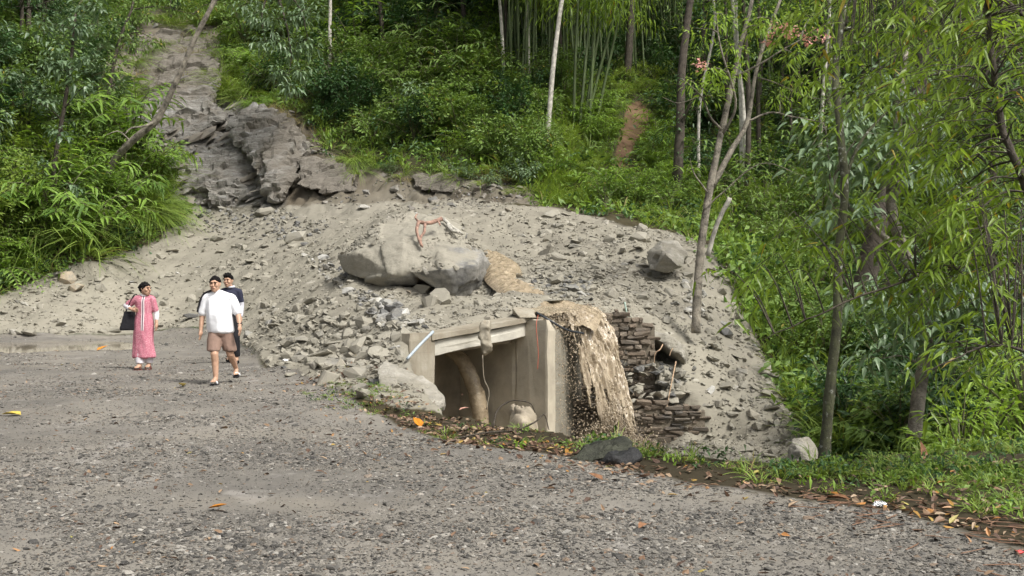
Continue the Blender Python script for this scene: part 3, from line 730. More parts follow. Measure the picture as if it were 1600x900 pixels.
def waterfall():
    A, B = np.array([0.58, 19.85, 1.00]), np.array([1.62, 21.75, 1.08])
    ns, ntt = 150, 300
    s = np.linspace(0, 1, ns)[None, :]; tr = np.linspace(-.12, 1, ntt)[:, None]; t = np.maximum(tr, 0)
    lip = A[None, None, :] * (1 - s)[..., None] + B[None, None, :] * s[..., None]
    d = unit(np.array([0.66, -0.75, 0]))
    reach = 0.30 + 0.95 * sstep(0.05, 0.9, s)
    k = t * (1 + 0.10 * fbm(s * 9 + t * 0, t * 3, 61, 3))
    drop = 3.15 * k ** 1.85
    P = lip + d * (reach * k + np.minimum(tr, 0) * 5.0)[..., None] + np.array([0, 0, -1.0]) * drop[..., None] + np.array([0, 0, .06]) * np.minimum(tr, 0)[..., None] / -.12
    nrm = unit(np.array([0.55, -0.75, 0.25]))
    am = (0.035 + 0.17 * np.minimum(t * 2.2, 1)) * (0.45 + 0.55 * s)
    tt = t ** 0.75
    sw = s + .03 * fbm(s * 4 + 0 * t, tt * 6, 60, 3); b1 = 1 - np.abs(fbm(sw * 11, tt * 3.2, 63, 4, 0.6)) * 2.2; b2 = 1 - np.abs(fbm(sw * 30, tt * 9, 66, 4, 0.65)) * 2.2
    P = P + nrm * (am * (b1 * .75 + b2 * .2 - .35))[..., None]
    P = P + np.array([0.25, 0.05, 0]) * ((fbm(s * 5 + 0 * t, tt * 8, 67, 4)) * 0.35 * t)[..., None]
    hole = 1.25 * fbm(sw * 20, tt * 3.2, 71, 3, 0.5)
    thr = -0.95 + 1.45 * sstep(0.72, 0.30, s) * sstep(0.04, 0.16, t) + 0.85 * sstep(0.78, 1.0, s) * sstep(0.05, 0.4, t) + .45 * sstep(.45, 1, t)
    keep = hole > thr
    idx = np.arange(ns * ntt).reshape(ntt, ns)
    kq = keep[:-1, :-1] & keep[1:, :-1] & keep[:-1, 1:] & keep[1:, 1:]
    Q = np.stack([idx[:-1, :-1], idx[1:, :-1], idx[1:, 1:], idx[:-1, 1:]], -1)[kq]
    o = obj('waterfall', mkmesh('waterfall', P.reshape(-1, 3), Q, M['fall'], True)); md = o.modifiers.new('thick', 'SOLIDIFY'); md.thickness = 0.03
    tag(o, 'brown muddy waterfall pouring off the culvert deck', None, None, 'structure')
    # lumps of water, flying drops and splash
    r = np.random.default_rng(5)
    def pick(n, a, b): return r.integers(45, ntt, n), (r.beta(a, b, n) * (ns - 1)).astype(int)
    i1, j1 = pick(700, 1.7, 1.2); L = P[i1, j1] + nrm * r.uniform(-.02, .05, (700, 1)) + r.normal(0, .035, (700, 3)); sL = (.012 + .03 * r.random(700) ** 2) * (.5 + .5 * i1 / ntt)
    i2, j2 = pick(6500, .9, 1.3); D = P[i2, j2] + r.normal(0, 1, (6500, 3)) * np.array([.07, .07, .06]) + nrm * r.exponential(.09, (6500, 1)); sD = .006 + .014 * r.random(6500) ** 2.5
    n2 = 5200; base = np.array([1.70, 20.1, -1.5]); a = r.uniform(0, 2 * math.pi, n2); rad = np.abs(r.normal(0, .42, n2)); hh = r.exponential(.24, n2)
    S = base + np.stack([np.cos(a) * rad + .15, np.sin(a) * rad * .7, hh * np.exp(-rad)], -1); S[:, 2] += .25 * np.exp(-rad * 3); sS = .008 + .03 * r.random(n2) ** 2
    D = np.vstack([L, D, S]); sz = np.r_[sL, sD, sS]; n = len(D); ball = []
    for q in range(3):
        v, f = rock_shape(77 + q, (1, 1, 1.6), 22, 0); ball.append(mkmesh('drop', v, f, M['fall'], True))
    scatter('spray', proto_set('water_drop', ball), D, r.uniform(-0.4, 0.4, (n, 3)), sz, r.integers(0, 3, n), 'muddy drops and splash flying round the waterfall')
waterfall()
# pool at the foot
a = np.linspace(0, 2 * math.pi, 40, endpoint=False)
ring = np.stack([1.4 + 2.2 * np.cos(a) * (1 + 0.15 * np.sin(3 * a)), 17.2 + 3.0 * np.sin(a), np.full(40, -1.93)], -1)
tag(obj('water', mkmesh('water', np.vstack([ring, [1.4, 17.2, -1.93]]), np.array([(40, i, (i + 1) % 40) for i in range(40)]), M['muddy'], True)), 'muddy water running away down the gully', None, None, 'structure')
a = np.linspace(0, 2 * math.pi, 60, endpoint=False)
ring = np.stack([-12.9 + 4.6 * np.cos(a) * (1 + 0.1 * np.sin(5 * a)), 28.3 + 3.0 * np.sin(a) * (1 + 0.15 * np.cos(4 * a)), np.full(60, 0.0)], -1)
pz = -0.115
ring[:, 2] = pz
tag(obj('puddle', mkmesh('puddle', np.vstack([ring, [-12.9, 28.3, pz]]), np.array([(60, i, (i + 1) % 60) for i in range(60)]), M['puddle'], True)), 'shallow brown puddle at the edge of the landslide', None, None, 'structure')

# ------------------------------------------------------------------ big boulders
def boulder_mat():
    m, nt, b = nmat('boulder_rock')
    p = pos_n(nt)
    n = noise_n(nt, 1.4, 6, 0.65, p); n2 = noise_n(nt, 9, 5, 0.7, p); n0 = noise_n(nt, 0.6, 3, 0.5, p)
    g = node(nt, 'ShaderNodeNewGeometry'); sp = node(nt, 'ShaderNodeSeparateXYZ'); nt.links.new(g.outputs['Normal'], sp.inputs[0])
    ps = node(nt, 'ShaderNodeSeparateXYZ'); nt.links.new(g.outputs['Position'], ps.inputs[0])
    rock = ramp(nt, noise_n(nt, 1.8, 6, 0.7, pos_n(nt, (1.0, 1.0, 2.2), (0.3, 0.5, 0))), [(0.32, (0.085, 0.085, 0.085)), (0.5, (0.18, 0.176, 0.162)), (0.66, (0.32, 0.31, 0.285))])
    rock = mixc(nt, ramp(nt, n0, [(0.56, (0, 0, 0)), (0.66, (0.75, 0.75, 0.75))]), rock, (0.34, 0.22, 0.12))
    # mud smears: more on upward faces and towards the uphill (left) end
    k = mathn(nt, 'ADD', mathn(nt, 'MULTIPLY', sp.outputs[2], 0.5), mathn(nt, 'MULTIPLY_ADD', ps.outputs[0], -0.40, -0.62))
    k = mathn(nt, 'ADD', k, mathn(nt, 'MULTIPLY_ADD', n, 1.4, -0.42))
    mud = ramp(nt, n2, [(0.3, tuple(c * 0.95 for c in MUD)), (0.7, tuple(c * 1.15 for c in MUD))])
    c = mixc(nt, ramp(nt, k, [(0.28, (0, 0, 0)), (0.48, (1, 1, 1))]), rock, mud)
    nt.links.new(c, b.inputs['Base Color']); b.inputs['Roughness'].default_value = 0.7
    bump_n(nt, n2, 0.6, 0.05, b, bump_n(nt, noise_n(nt, 30, 4, 0.75, p), 0.6, 0.02, None))
    return m
M['boulder'] = boulder_mat()
def rough_rock():
    m, nt, b = nmat('mud_caked_rock'); p = pos_n(nt); n = noise_n(nt, 3.0, 7, .7, p); n2 = noise_n(nt, 16, 6, .75, p); st = noise_n(nt, 2.2, 6, .7, pos_n(nt, (1, 1, 4.5), (.35, .3, 0)))
    c = ramp(nt, st, [(.32, (.20, .19, .165)), (.5, (.29, .272, .23)), (.68, (.40, .38, .33))])
    c = mixc(nt, ramp(nt, n, [(.42, (0, 0, 0)), (.56, (.9, .9, .9))]), c, MUD)
    nt.links.new(c, b.inputs['Base Color']); b.inputs['Roughness'].default_value = .85
    bump_n(nt, n2, .7, .04, b, bump_n(nt, st, .7, .06, None)); return m
M['rough_rock'] = rough_rock()
def facets(P, N, sc, amp, seed):
    """chipped, planar breaks: cell-wise offset along the normal"""
    q = np.floor(P * sc + 0.8 * np.stack([fbm3(P, sc * 0.6, seed + k, 2) for k in range(3)], -1))
    h = _hash(q[:, 0].astype(int) * 3 + q[:, 2].astype(int) * 71, q[:, 1].astype(int) * 13 + q[:, 2].astype(int), seed)
    return P + N * ((h - 0.5) * amp)[:, None]
def boulder(name, label, prof, depth, voxel=0.05, seed=0, mat='boulder', cat='boulder'):
    """prof: rim points (px, py, Y); depth: back and front bulge points"""
    pts = [at(*p) for p in prof] + [at(*p) for p in depth]
    v, f = hull(pts)
    def dsp(P, N):
        sz = np.ptp(P, axis=0).max()
        P = P + N * (0.03 * sz * fbm3(P, 2.4 / sz, seed, 4))[:, None]
        P = facets(P, N, 3.0 / sz, 0.07 * sz, seed + 5)
        return P + N * (0.02 * sz * fbm3(P, 9.0 / sz, seed + 9, 3))[:, None]
    me = remeshed(name, [(v, f)], voxel, 1, M[mat], dsp)
    c = np.mean(pts, 0); c[2] = min(p[2] for p in pts)
    co = np.empty(len(me.vertices) * 3, np.float32); me.vertices.foreach_get('co', co); co = co.reshape(-1, 3) - c.astype(np.float32)
    me.vertices.foreach_set('co', co.ravel()); me.update()
    return tag(obj(name, me, None, tuple(c)), label, cat)
big_a = [at(*p) for p in [(528,398,26.3),(548,372,26.8),(590,348,27),(650,332,27.3),(700,346,27),(745,378,26.5),(768,404,26),(764,424,25.8),(742,452,25.2),(722,472,24.9),(697,462,24.8),(690,440,24.9),(625,440,25.0),(600,446,25.3),(545,430,25.8)]]
def big_boulder():
    # three overlapping blocks: main body, overhanging dark right end, mud-covered crown
    body = hull([at(*p) for p in [(528,400,26.4),(552,372,27.2),(600,352,27.6),(680,350,27.6),(752,384,26.8),(765,410,26.2),(742,432,25.6),(690,432,25.0),(612,428,24.7),(604,446,25.2),(552,436,25.6),(536,424,26),(560,395,25.4),(640,372,25.2),(720,388,25.0),(640,440,28.3),(740,420,28.3),(560,420,28.3)]])
    right = hull([at(*p) for p in [(690,395,24.9),(755,392,25.2),(768,410,25.6),(758,432,25.3),(738,462,24.9),(716,474,24.7),(692,455,24.6),(668,432,24.6),(640,425,24.7),(700,420,24.2),(740,415,24.5),(700,400,26.4),(750,440,26.2),(720,470,26)]])
    crown = hull([at(*p) for p in [(575,360,26.8),(600,345,27),(645,331,27.3),(690,338,27.2),(735,366,26.8),(700,385,25.4),(640,382,25.5),(580,390,25.7),(600,380,28),(700,370,28)]])
    def dsp(P, N):
        P = P + N * (0.05 * fbm3(P, 1.3, 3, 4))[:, None]
        P = facets(P, N, 1.3, 0.12, 8)
        return P + N * (0.05 * fbm3(P, 4.5, 12, 4))[:, None]
    me = remeshed('boulder', [body, right, crown], 0.045, 1, M['boulder'], dsp)
    c = np.array([at(650, 440, 26)[0], 26.0, 1.4]); co = np.empty(len(me.vertices) * 3, np.float32); me.vertices.foreach_get('co', co)
    me.vertices.foreach_set('co', (co.reshape(-1, 3) - c.astype(np.float32)).ravel()); me.update()
    no = np.empty(len(me.vertices) * 3, np.float32); me.vertices.foreach_get('normal', no); no = no.reshape(-1, 3); co = np.empty(len(me.vertices) * 3, np.float32); me.vertices.foreach_get('co', co); wv = co.reshape(-1, 3) + c
    global CROWN; CROWN = wv[(no[:, 2] > .45) & (fbm3(wv, 1.1, 71, 2) > -.1)]
    tag(obj('boulder', me, None, tuple(c)), 'huge mud-caked boulder perched in the middle of the landslide', 'boulder')
big_boulder()
boulder('boulder', 'rounded grey boulder on the debris beside the slender tree trunk', [(1010,392,26),(1028,375,26.3),(1058,376,26.3),(1074,395,26),(1070,418,25.6),(1045,430,25.4),(1018,425,25.5)], [(1040,395,25.1),(1040,400,26.9),(1060,415,25.2)], 0.04, 21, 'rough_rock')
boulder('boulder', 'pale slab of rock lying beside the mossy tree at the ravine edge', [(1228,712,12.2),(1236,688,12.3),(1262,683,12.3),(1276,700,12.2),(1280,740,12.0),(1232,742,12.0)], [(1250,705,11.9),(1255,700,12.6),(1250,745,12.4)], 0.025, 23, 'rough_rock')
boulder('boulder', 'mud-covered lump of rubble at the near corner of the culvert', [(585,575,16.0),(600,560,16.3),(640,575,16.2),(675,598,15.9),(700,630,15.5),(690,640,15.3),(630,625,15.3),(590,600,15.6)], [(640,595,15.5),(640,620,16.3),(690,640,16.0)], 0.035, 25, 'rough_rock')

# ------------------------------------------------------------------ rock face: tilted schist slabs standing out of the scar
M['schist'] = stone_mat('schist', [(0.0, (0.11, 0.105, 0.095)), (0.5, (0.18, 0.175, 0.16)), (0.85, (0.26, 0.255, 0.245)), (1.0, (0.40, 0.40, 0.40))], rough=0.6, mud=(0.18, 0.16, 0.13), mudamt=0.6)
def schist_face():
    m, nt, b = nmat('schist_face'); p = pos_n(nt); pb = pos_n(nt, (.6, .6, 4.0), (.15, -.42, 0))
    st = noise_n(nt, 1.5, 7, .72, pb); n = noise_n(nt, .8, 5, .6, p); n2 = noise_n(nt, 9, 6, .75, p)
    ps = node(nt, 'ShaderNodeSeparateXYZ'); nt.links.new(p, ps.inputs[0])
    c = ramp(nt, st, [(.30, (.095, .088, .076)), (.46, (.18, .17, .15)), (.60, (.24, .232, .215)), (.70, (.42, .425, .425))])
    br = mathn(nt, 'ADD', n, mathn(nt, 'MAXIMUM', mathn(nt, 'MULTIPLY_ADD', ps.outputs[0], .07, .72), mathn(nt, 'MULTIPLY_ADD', ps.outputs[2], .09, -.85)))       # browner, earthier to the right
    c = mixc(nt, ramp(nt, br, [(.42, (0, 0, 0)), (.60, (.85, .85, .85))]), c, (.135, .118, .094))
    c = mixc(nt, ramp(nt, n2, [(.33, (.7, .7, .7)), (.43, (0, 0, 0))]), c, (.10, .088, .068))
    nt.links.new(c, b.inputs['Base Color']); b.inputs['Roughness'].default_value = .7
    bump_n(nt, n2, .6, .07, b, bump_n(nt, st, .7, .15, None)); return m
M['schist_face'] = schist_face()
def outcrop():
    r = np.random.default_rng(33)
    root = empty('rock_outcrop', tuple(gz(340, 260, 45))); c0 = np.array(root.location)
    tag(root, 'grey layered rock face with tilted slabs above the left debris', 'rock face')
    P = []
    while len(P) < 90:
        x = r.uniform(190, 450, 400); y = r.uniform(165, 322, 400); ok = in_poly(x, y, ROCKP); P += list(zip(x[ok], y[ok]))
    P = np.array(P[:90]); Y = cast(P[:, 0], P[:, 1], 38)
    def mass(pts, voxel, seed, amp):
        v, f = hull([at(*p) for p in pts])
        def dsp(P, N):
            ph = (P[:, 2] * .85 - P[:, 0] * .42 + P[:, 1] * .1 + .35 * fbm3(P, .6, seed, 2)) * 2.2
            P = P + N * (amp * (np.abs((ph % 1) - .5) * 1.1 - .3) + amp * .7 * fbm3(P, .9, seed + 2, 4))[:, None]
            return facets(facets(P, N, .9, amp * 1.2, seed + 3), N, 2.6, amp * .5, seed + 7)
        me = remeshed('rock_mass', [(v, f)], voxel, 0, M['schist_face'], dsp, False)
        co = np.empty(len(me.vertices) * 3, np.float32); me.vertices.foreach_get('co', co); me.vertices.foreach_set('co', (co.reshape(-1, 3) - c0.astype(np.float32)).ravel()); me.update()
        obj('rock_mass', me, root)
    mass([(255,300,45.2),(275,262,46),(330,232,46.6),(395,205,46.8),(425,250,45.6),(400,305,44.2),(300,322,44.6),(340,275,44.9),(260,310,48),(420,300,48),(330,230,49),(300,330,45.5)], .11, 1, .28)
    mass([(352,190,46.6),(398,160,47.2),(450,182,46),(484,232,44.6),(468,268,43.2),(446,300,42.4),(432,318,42.6),(405,292,43.2),(385,250,44.6),(470,240,48),(400,170,50),(420,260,43.4),(452,285,45)], .11, 4, .30)
    mass([(188,200,48.5),(205,165,49.5),(255,140,50.5),(330,140,50),(352,185,48),(300,215,47.4),(240,232,47),(215,222,47.6),(280,170,52),(340,190,51),(230,225,50)], .12, 7, .30)
    mass([(470,240,44),(520,250,43.6),(565,275,42.4),(560,300,41.6),(500,300,41.9),(460,290,42.6),(520,270,45.5),(480,300,45)], .12, 9, .2)
    mass([(182,195,49.8),(184,150,51.6),(190,100,53.2),(215,62,55),(300,40,56),(338,80,53.5),(345,135,50.6),(330,165,49.5),(260,150,50.4),(260,90,53.2),(230,190,53),(330,60,58),(200,80,57)], .13, 15, .26)
    mass([(640,270,42),(700,268,41.4),(770,285,39.9),(765,303,39.2),(690,302,40.2),(640,295,41.2),(700,280,44)], .12, 12, .2)
    ms = [mkmesh('slab', *rock_shape(400 + k, (1, 1, 1), 13, 0.75), M['schist']) for k in range(8)]
    for (px, py), yy in zip(P, Y):
        if not np.isfinite(yy): continue
        p = at(px, py, yy); L = r.uniform(0.5, 1.9); T = r.uniform(0.10, 0.34); D = r.uniform(0.4, 0.9)
        obj('slab', ms[r.integers(8)], root, tuple(p + np.array([0, -0.25, -0.05]) - c0), (r.normal(0.35, 0.12), r.normal(-0.45, 0.12), r.normal(0.15, 0.2)), (L, D, T))
outcrop()

M['dark_soil'] = simple_mat('dark_moist_soil', (.10, .078, .055), .9, .4, 5, .9, .04)
tag(obj('soil_lip', remeshed('soil_lip', [hull([at(1000, 520, 22.5), at(1012, 512, 22.3), at(1040, 522, 22.15), at(1060, 535, 22.0), at(1068, 560, 21.9), at(1060, 552, 21.95), at(1035, 535, 21.95), at(1010, 526, 22.1), at(1075, 545, 22.9), at(1010, 520, 23.2), at(1072, 575, 22.6)])], .035, 1, M['rough_rock'], lambda P, N: facets(P + N * (.07 * fbm3(P, 4, 5, 4))[:, None], N, 5, .08, 2))), 'overhanging lip of soil above the washed-out hollow with bare roots', 'soil bank')
# ------------------------------------------------------------------ stones
SHAPES = [((1, 0.75, 0.38), 15, .5), ((1, 0.7, 0.28), 13, .6), ((1, 0.85, 0.6), 16, .3), ((1, 0.6, 0.45), 14, .5), ((1, 0.8, 0.22), 12, .6), ((1, 0.9, 0.7), 18, .2)]
def rock_protos(mat, seed):
    return [mkmesh('rock', *rock_shape(seed + k, *SHAPES[k % 6]), M[mat]) for k in range(10)]
RK = {k: rock_protos(k, 100 + 20 * i) for i, k in enumerate(('stone_debris', 'stone_pale', 'stone_dark', 'stone_tan'))}
r = np.random.default_rng(11)
def near_face(x, y):
    u = (x - FACE_L[0]) * FU[0] + (y - FACE_L[1]) * FU[1]; v = (x - FACE_L[0]) * FV[0] + (y - FACE_L[1]) * FV[1]
    return (u > -.1) & (u < 4.6) & (v < .32) & (v > -3)
def place_rock(px, py, Y, size, mat='stone_debris', label=None, group=None, flat=1.0, sink=0.15, rot=None, name='rock'):
    p = gz(px, py, Y) if Y else None
    me = RK[mat][r.integers(10)]
    o = obj(name, me, None, (p[0], p[1], p[2] + size * (0.22 - sink)), rot or (r.normal(0, .2), r.normal(0, .2), r.uniform(0, 6.28)), (size, size * r.uniform(.8, 1.1), size * flat))
    return tag(o, label, 'rock', group)
def place_px(px, py, *a, **k):
    Y = float(cast([px], [py], 4.5, 60)[0])
    return place_rock(px, py, Y, *a, **k)
NAMED = [(600,492,.36,'stone_pale','white flat stone at the foot of the huge boulder, left one'),(606,470,.34,'stone_tan','tan brown stone among white stones below the huge boulder'),(648,511,.42,'stone_pale','big white block beside the culvert deck'),
 (612,512,.46,'stone_pale','long white slab wedged beside the bluish pipe'),(630,492,.36,'stone_pale','white stone just left of the culvert deck'),(575,470,.3,'stone_pale','white stone directly under the huge boulder'),(515,440,.34,'stone_pale','white stone on the dark stony runnel left of the boulder'),
 (826,447,.42,'stone_tan','rounded yellowish stone at the edge of the muddy stream'),(1083,462,.30,'stone_pale','pale block leaning on the slender tree trunk base'),(1078,488,.36,'stone_pale','large white block at the foot of the slender tree trunk'),
 (1110,612,.34,'stone_pale','pale block on the bare slope below the tree'),(975,395,.62,'stone_debris','dark-sided flat rock left of the rounded grey boulder'),(1000,392,.5,'stone_debris','angular rock touching the rounded grey boulder'),
 (1075,412,.45,'stone_debris','rock on the right of the rounded grey boulder'),(660,455,.6,'stone_debris','muddy block propping the huge boulder'),(688,470,.75,'stone_debris','blocky grey rock under the overhang of the huge boulder'),(672,478,.6,'stone_debris','flat muddy rock below the overhang of the huge boulder'),
 (470,535,.55,'stone_debris','flat slab at the near edge of the debris, with shadow below'),(430,512,.5,'stone_debris','flat rock on the debris behind the walking man'),(500,560,.6,'stone_debris','grey slab on the debris above the road verge'),(560,545,.5,'stone_debris','rock slab halfway between the road and culvert'),
 (535,575,.45,'stone_debris','pale rock on the debris close to the road verge'),(465,565,.4,'stone_debris','stone at the road edge near the white litter'),(300,470,.6,'stone_debris','pale rock behind the walking man'),(88,432,.7,'stone_dark','dark block below the green bank'),(105,440,.8,'stone_tan','brownish slab below the green bank'),
 (120,455,.9,'stone_tan','long brown slab lying on the left debris'),(185,520,.8,'stone_debris','flat rock at the rim of the puddle'),(45,525,.7,'stone_debris','broad stone at the rim of the puddle by the picture edge'),(300,497,.7,'stone_dark','dark stone behind the walking man near the debris foot'),
 (895,452,.5,'stone_dark','dark slate by the stream above the waterfall'),(870,440,.55,'stone_debris','upright slab above the stream'),(908,462,.4,'stone_pale','pale stone above the waterfall lip'),(1060,588,.5,'stone_dark','dark stone in the washed-out hollow by the roots'),(1034,590,.42,'stone_debris','grey stone on the rubble ledge above the low wall'),
 (1150,560,.3,'stone_debris','stone on the bare slope near the grass'),(1135,525,.45,'stone_dark','dark rocks heap at the edge of the grass slope'),(340,375,.8,'stone_dark','dark slab at the foot of the rock face'),(270,395,.6,'stone_debris','stone below the nose of the green bank'),(985,412,.4,'stone_debris','small rock below the rounded grey boulder')]
for px, py, s, mt, lab in NAMED: place_px(px, py, s, mt, lab, None, r.uniform(.8, 1.1))
# countable loose rocks on the debris
n = 900; px = r.uniform(0, 1270, n); py = r.uniform(318, 715, n)
ok = in_poly(px, py, DEBP) & ~((px > 500) & (px < 790) & (py > 325) & (py < 480)) & ~((px > 640) & (px < 1080) & (py > 480)); px, py = px[ok], py[ok]
Y = cast(px, py, 14, 50); ok = np.isfinite(Y); px, py, Y = px[ok][:285], py[ok][:285], Y[ok][:285]
for a_, b_, c_ in zip(px, py, Y):
    place_rock(a_, b_, c_, float(np.clip(r.lognormal(-1.2, .48), .14, .95)), (('stone_debris',) * 10 + ('stone_dark', 'stone_pale'))[r.integers(12)],
               'loose angular rock lying on the landslide debris', 'loose rocks strewn over the landslide', r.uniform(.7, 1.1), .2)
# rubble ledge on the low wall and pale stony runnel beside the boulder
for k in range(70):
    x = r.uniform(1.6, 3.5); y = r.uniform(21.35, 21.95); z = -0.74 + (y - 21.35) * 1.0 + r.uniform(-.03, .10)
    s = r.uniform(.15, .42)
    tag(obj('rock', RK['stone_debris' if k % 3 else 'stone_dark'][r.integers(10)], None, (x, y, z), (r.normal(0, .3), r.normal(0, .3), r.uniform(0, 6)), (s, s * .9, s * .75)), 'flat rubble stone on the ledge between the two masonry walls', 'rock' and 'rock', 'rubble on the masonry ledge')
# tiny stones: uncountable
pebs = []
for k in range(8): pebs.append(mkmesh('pebble', *rock_shape(300 + k, *SHAPES[k % 6]), M['stone_debris']))
PEB = proto_set('debris_pebble', pebs)
n = 330000; Y = 14.5 / (1 - r.random(n) * .69); x = r.uniform(-.50, .32, n) * Y; z = GRID(x, Y)
rd, db, _, _, _ = zones(x, Y, z); cl = fbm(x * .55, Y * .55, 91, 3)
ok = (db > .52) & (r.random(n) < .22 + .75 * np.clip(cl + .25, 0, 1)) & ((gully_mask(x, Y) < .02) | ((x > 2.9) & (Y > 17.5))) & ~near_face(x, Y) & (Y < 47)
x, Y, cl = x[ok], Y[ok], cl[ok]; n = len(x); P, rx, ry = on_ground(x, Y, 0.0, .8)
sz = np.clip(r.lognormal(-3.15, .72, n), .016, .38) * (0.8 + 0.5 * np.clip(cl, 0, 1)) * (Y / 24) ** .5
scatter('rubble', PEB, P, np.stack([rx + r.normal(0, .3, n), ry + r.normal(0, .3, n), r.uniform(0, 6.28, n)], -1), sz, r.integers(0, 8, n), 'small stones and grit of the landslide')
print('rubble', n)
kq = r.integers(0, len(CROWN), 900); P = CROWN[kq] + r.normal(0, .015, (900, 3))
scatter('rubble', PEB, P, r.normal(0, .5, (900, 3)) + np.array([0, 0, 3.0]) * r.random((900, 1)), np.clip(r.lognormal(-2.75, .55, 900), .03, .26), r.integers(0, 8, 900), 'stones and clods lying on top of the huge boulder')
drk = proto_set('dark_chip', [mkmesh('chip', *rock_shape(340 + k, *SHAPES[k % 6]), M['stone_dark']) for k in range(6)])
pal = proto_set('pale_chip', [mkmesh('chip', *rock_shape(360 + k, *SHAPES[k % 6]), M['stone_pale']) for k in range(6)])
def patch(name, coll, polys, n, size, label):
    px = r.uniform(min(p[0] for q in polys for p in q), max(p[0] for q in polys for p in q), n * 12); py = r.uniform(min(p[1] for q in polys for p in q), max(p[1] for q in polys for p in q), n * 12)
    ok = np.zeros(len(px), bool)
    for q in polys: ok |= in_poly(px, py, q)
    px, py = px[ok][:n], py[ok][:n]; Y = cast(px, py, 5, 55, 500); ok = np.isfinite(Y); px, py, Y = px[ok], py[ok], Y[ok]
    x = (px - 800) / FPX * Y; P, rx, ry = on_ground(x, Y, 0.02, .8); m = len(x)
    scatter(name, coll, P, np.stack([rx + r.normal(0, .25, m), ry + r.normal(0, .25, m), r.uniform(0, 6.28, m)], -1), np.clip(r.lognormal(math.log(size), .45, m), .03, .5), r.integers(0, 6, m), label)
patch('gravel', drk, [[(295,335),(430,328),(520,350),(500,372),(400,380),(300,362)], [(470,400),(520,400),(560,450),(620,470),(665,515),(600,515),(540,460)], [(820,430),(930,440),(925,475),(850,462)], [(960,560),(1010,545),(1065,590),(1060,635),(960,635)]], 1100, .13, 'dark slate chips washed together on the debris')
patch('gravel', pal, [[(470,405),(510,400),(545,445),(610,470),(668,505),(665,520),(600,515),(550,470)], [(600,340),(690,335),(740,360),(700,350),(620,350)], [(1070,440),(1100,440),(1100,500),(1070,500)]], 120, .2, 'white broken stones below the huge boulder')
n = 16000; px = r.uniform(150, 860, n); py = r.uniform(0, 330, n); Y = cast(px, py, 30, 70, 400); ok = np.isfinite(Y) & in_poly(px, py, EARTHP); px, py, Y = px[ok], py[ok], Y[ok]
x = (px - 800) / FPX * Y; P, rx, ry = on_ground(x, Y, 0, .8); m = len(x); clx = fbm(x * .8, Y * .8, 92, 3); kp = r.random(m) < .35 + clx; P, rx, ry = P[kp], rx[kp], ry[kp]; m = len(P)
scarb = proto_set('scar_stone', [mkmesh('chip', *rock_shape(420 + k, *SHAPES[k % 6]), M['schist']) for k in range(6)])
scatter('rubble', scarb, P, np.stack([rx + r.normal(0, .4, m), ry + r.normal(0, .4, m), r.uniform(0, 6.28, m)], -1), np.clip(r.lognormal(-2.0, .55, m), .05, .6), r.integers(0, 6, m), 'broken stones and clods on the bare scar')
patch('rubble', PEB, [[(390,470),(640,512),(632,560),(600,600),(430,560)]], 230, .2, 'slabby stones heaped on the debris left of the culvert')
patch('rubble', PEB, [[(0,475),(240,420),(330,500),(0,525)], [(780,345),(870,335),(1100,392),(1060,470),(900,430)], [(1060,480),(1150,480),(1240,660),(1150,690),(1090,600)]], 230, .16, 'larger loose stones along the edges of the debris')
# road gravel
GRV = proto_set('road_pebble', [mkmesh('pebble', *rock_shape(380 + k, *SHAPES[k % 6]), M['gravel']) for k in range(8)])
def road_gravel():
    out = []
    for y0, y1, dens in ((3.5, 7.5, 4800), (7.5, 11, 2800), (11, 16, 1150), (16, 24, 420), (24, 33, 140)):
        xa, xb = -0.50 * y1 - 2.6, min(0.5 * y1 + .3, 4.2); n = int((xb - xa) * (y1 - y0) * dens)
        x = r.uniform(xa, xb, n); y = r.uniform(y0, y1, n)
        fr = 0.5 + 0.5 * np.clip(fbm(x * .55, y * .9, 95, 4) * 2.2, -1, 1)
        ok = in_poly(x, y, ROADP) & (((x + 12.9) / 3.2) ** 2 + ((y - 28.3) / 2.0) ** 2 > 1) & (x > -.5 * y - 2.6) & (r.random(n) < .22 + .78 * fr)
        out.append(np.stack([x[ok], y[ok], fr[ok]], -1))
    A = np.vstack(out); n = len(A); P, rx, ry = on_ground(A[:, 0], A[:, 1], 0.002, 1)
    sz = np.clip(r.lognormal(-4.42, .62, n) * (0.7 + .6 * A[:, 2]), .008, .085) * (1 + .028 * A[:, 1])
    s3 = np.stack([sz, sz, sz * .7], -1)
    scatter('gravel', GRV, P, np.stack([r.normal(0, .2, n), r.normal(0, .2, n), r.uniform(0, 6.28, n)], -1), s3, r.integers(0, 8, n), 'grey road gravel of mixed small stones')
    print('gravel', n)
road_gravel()

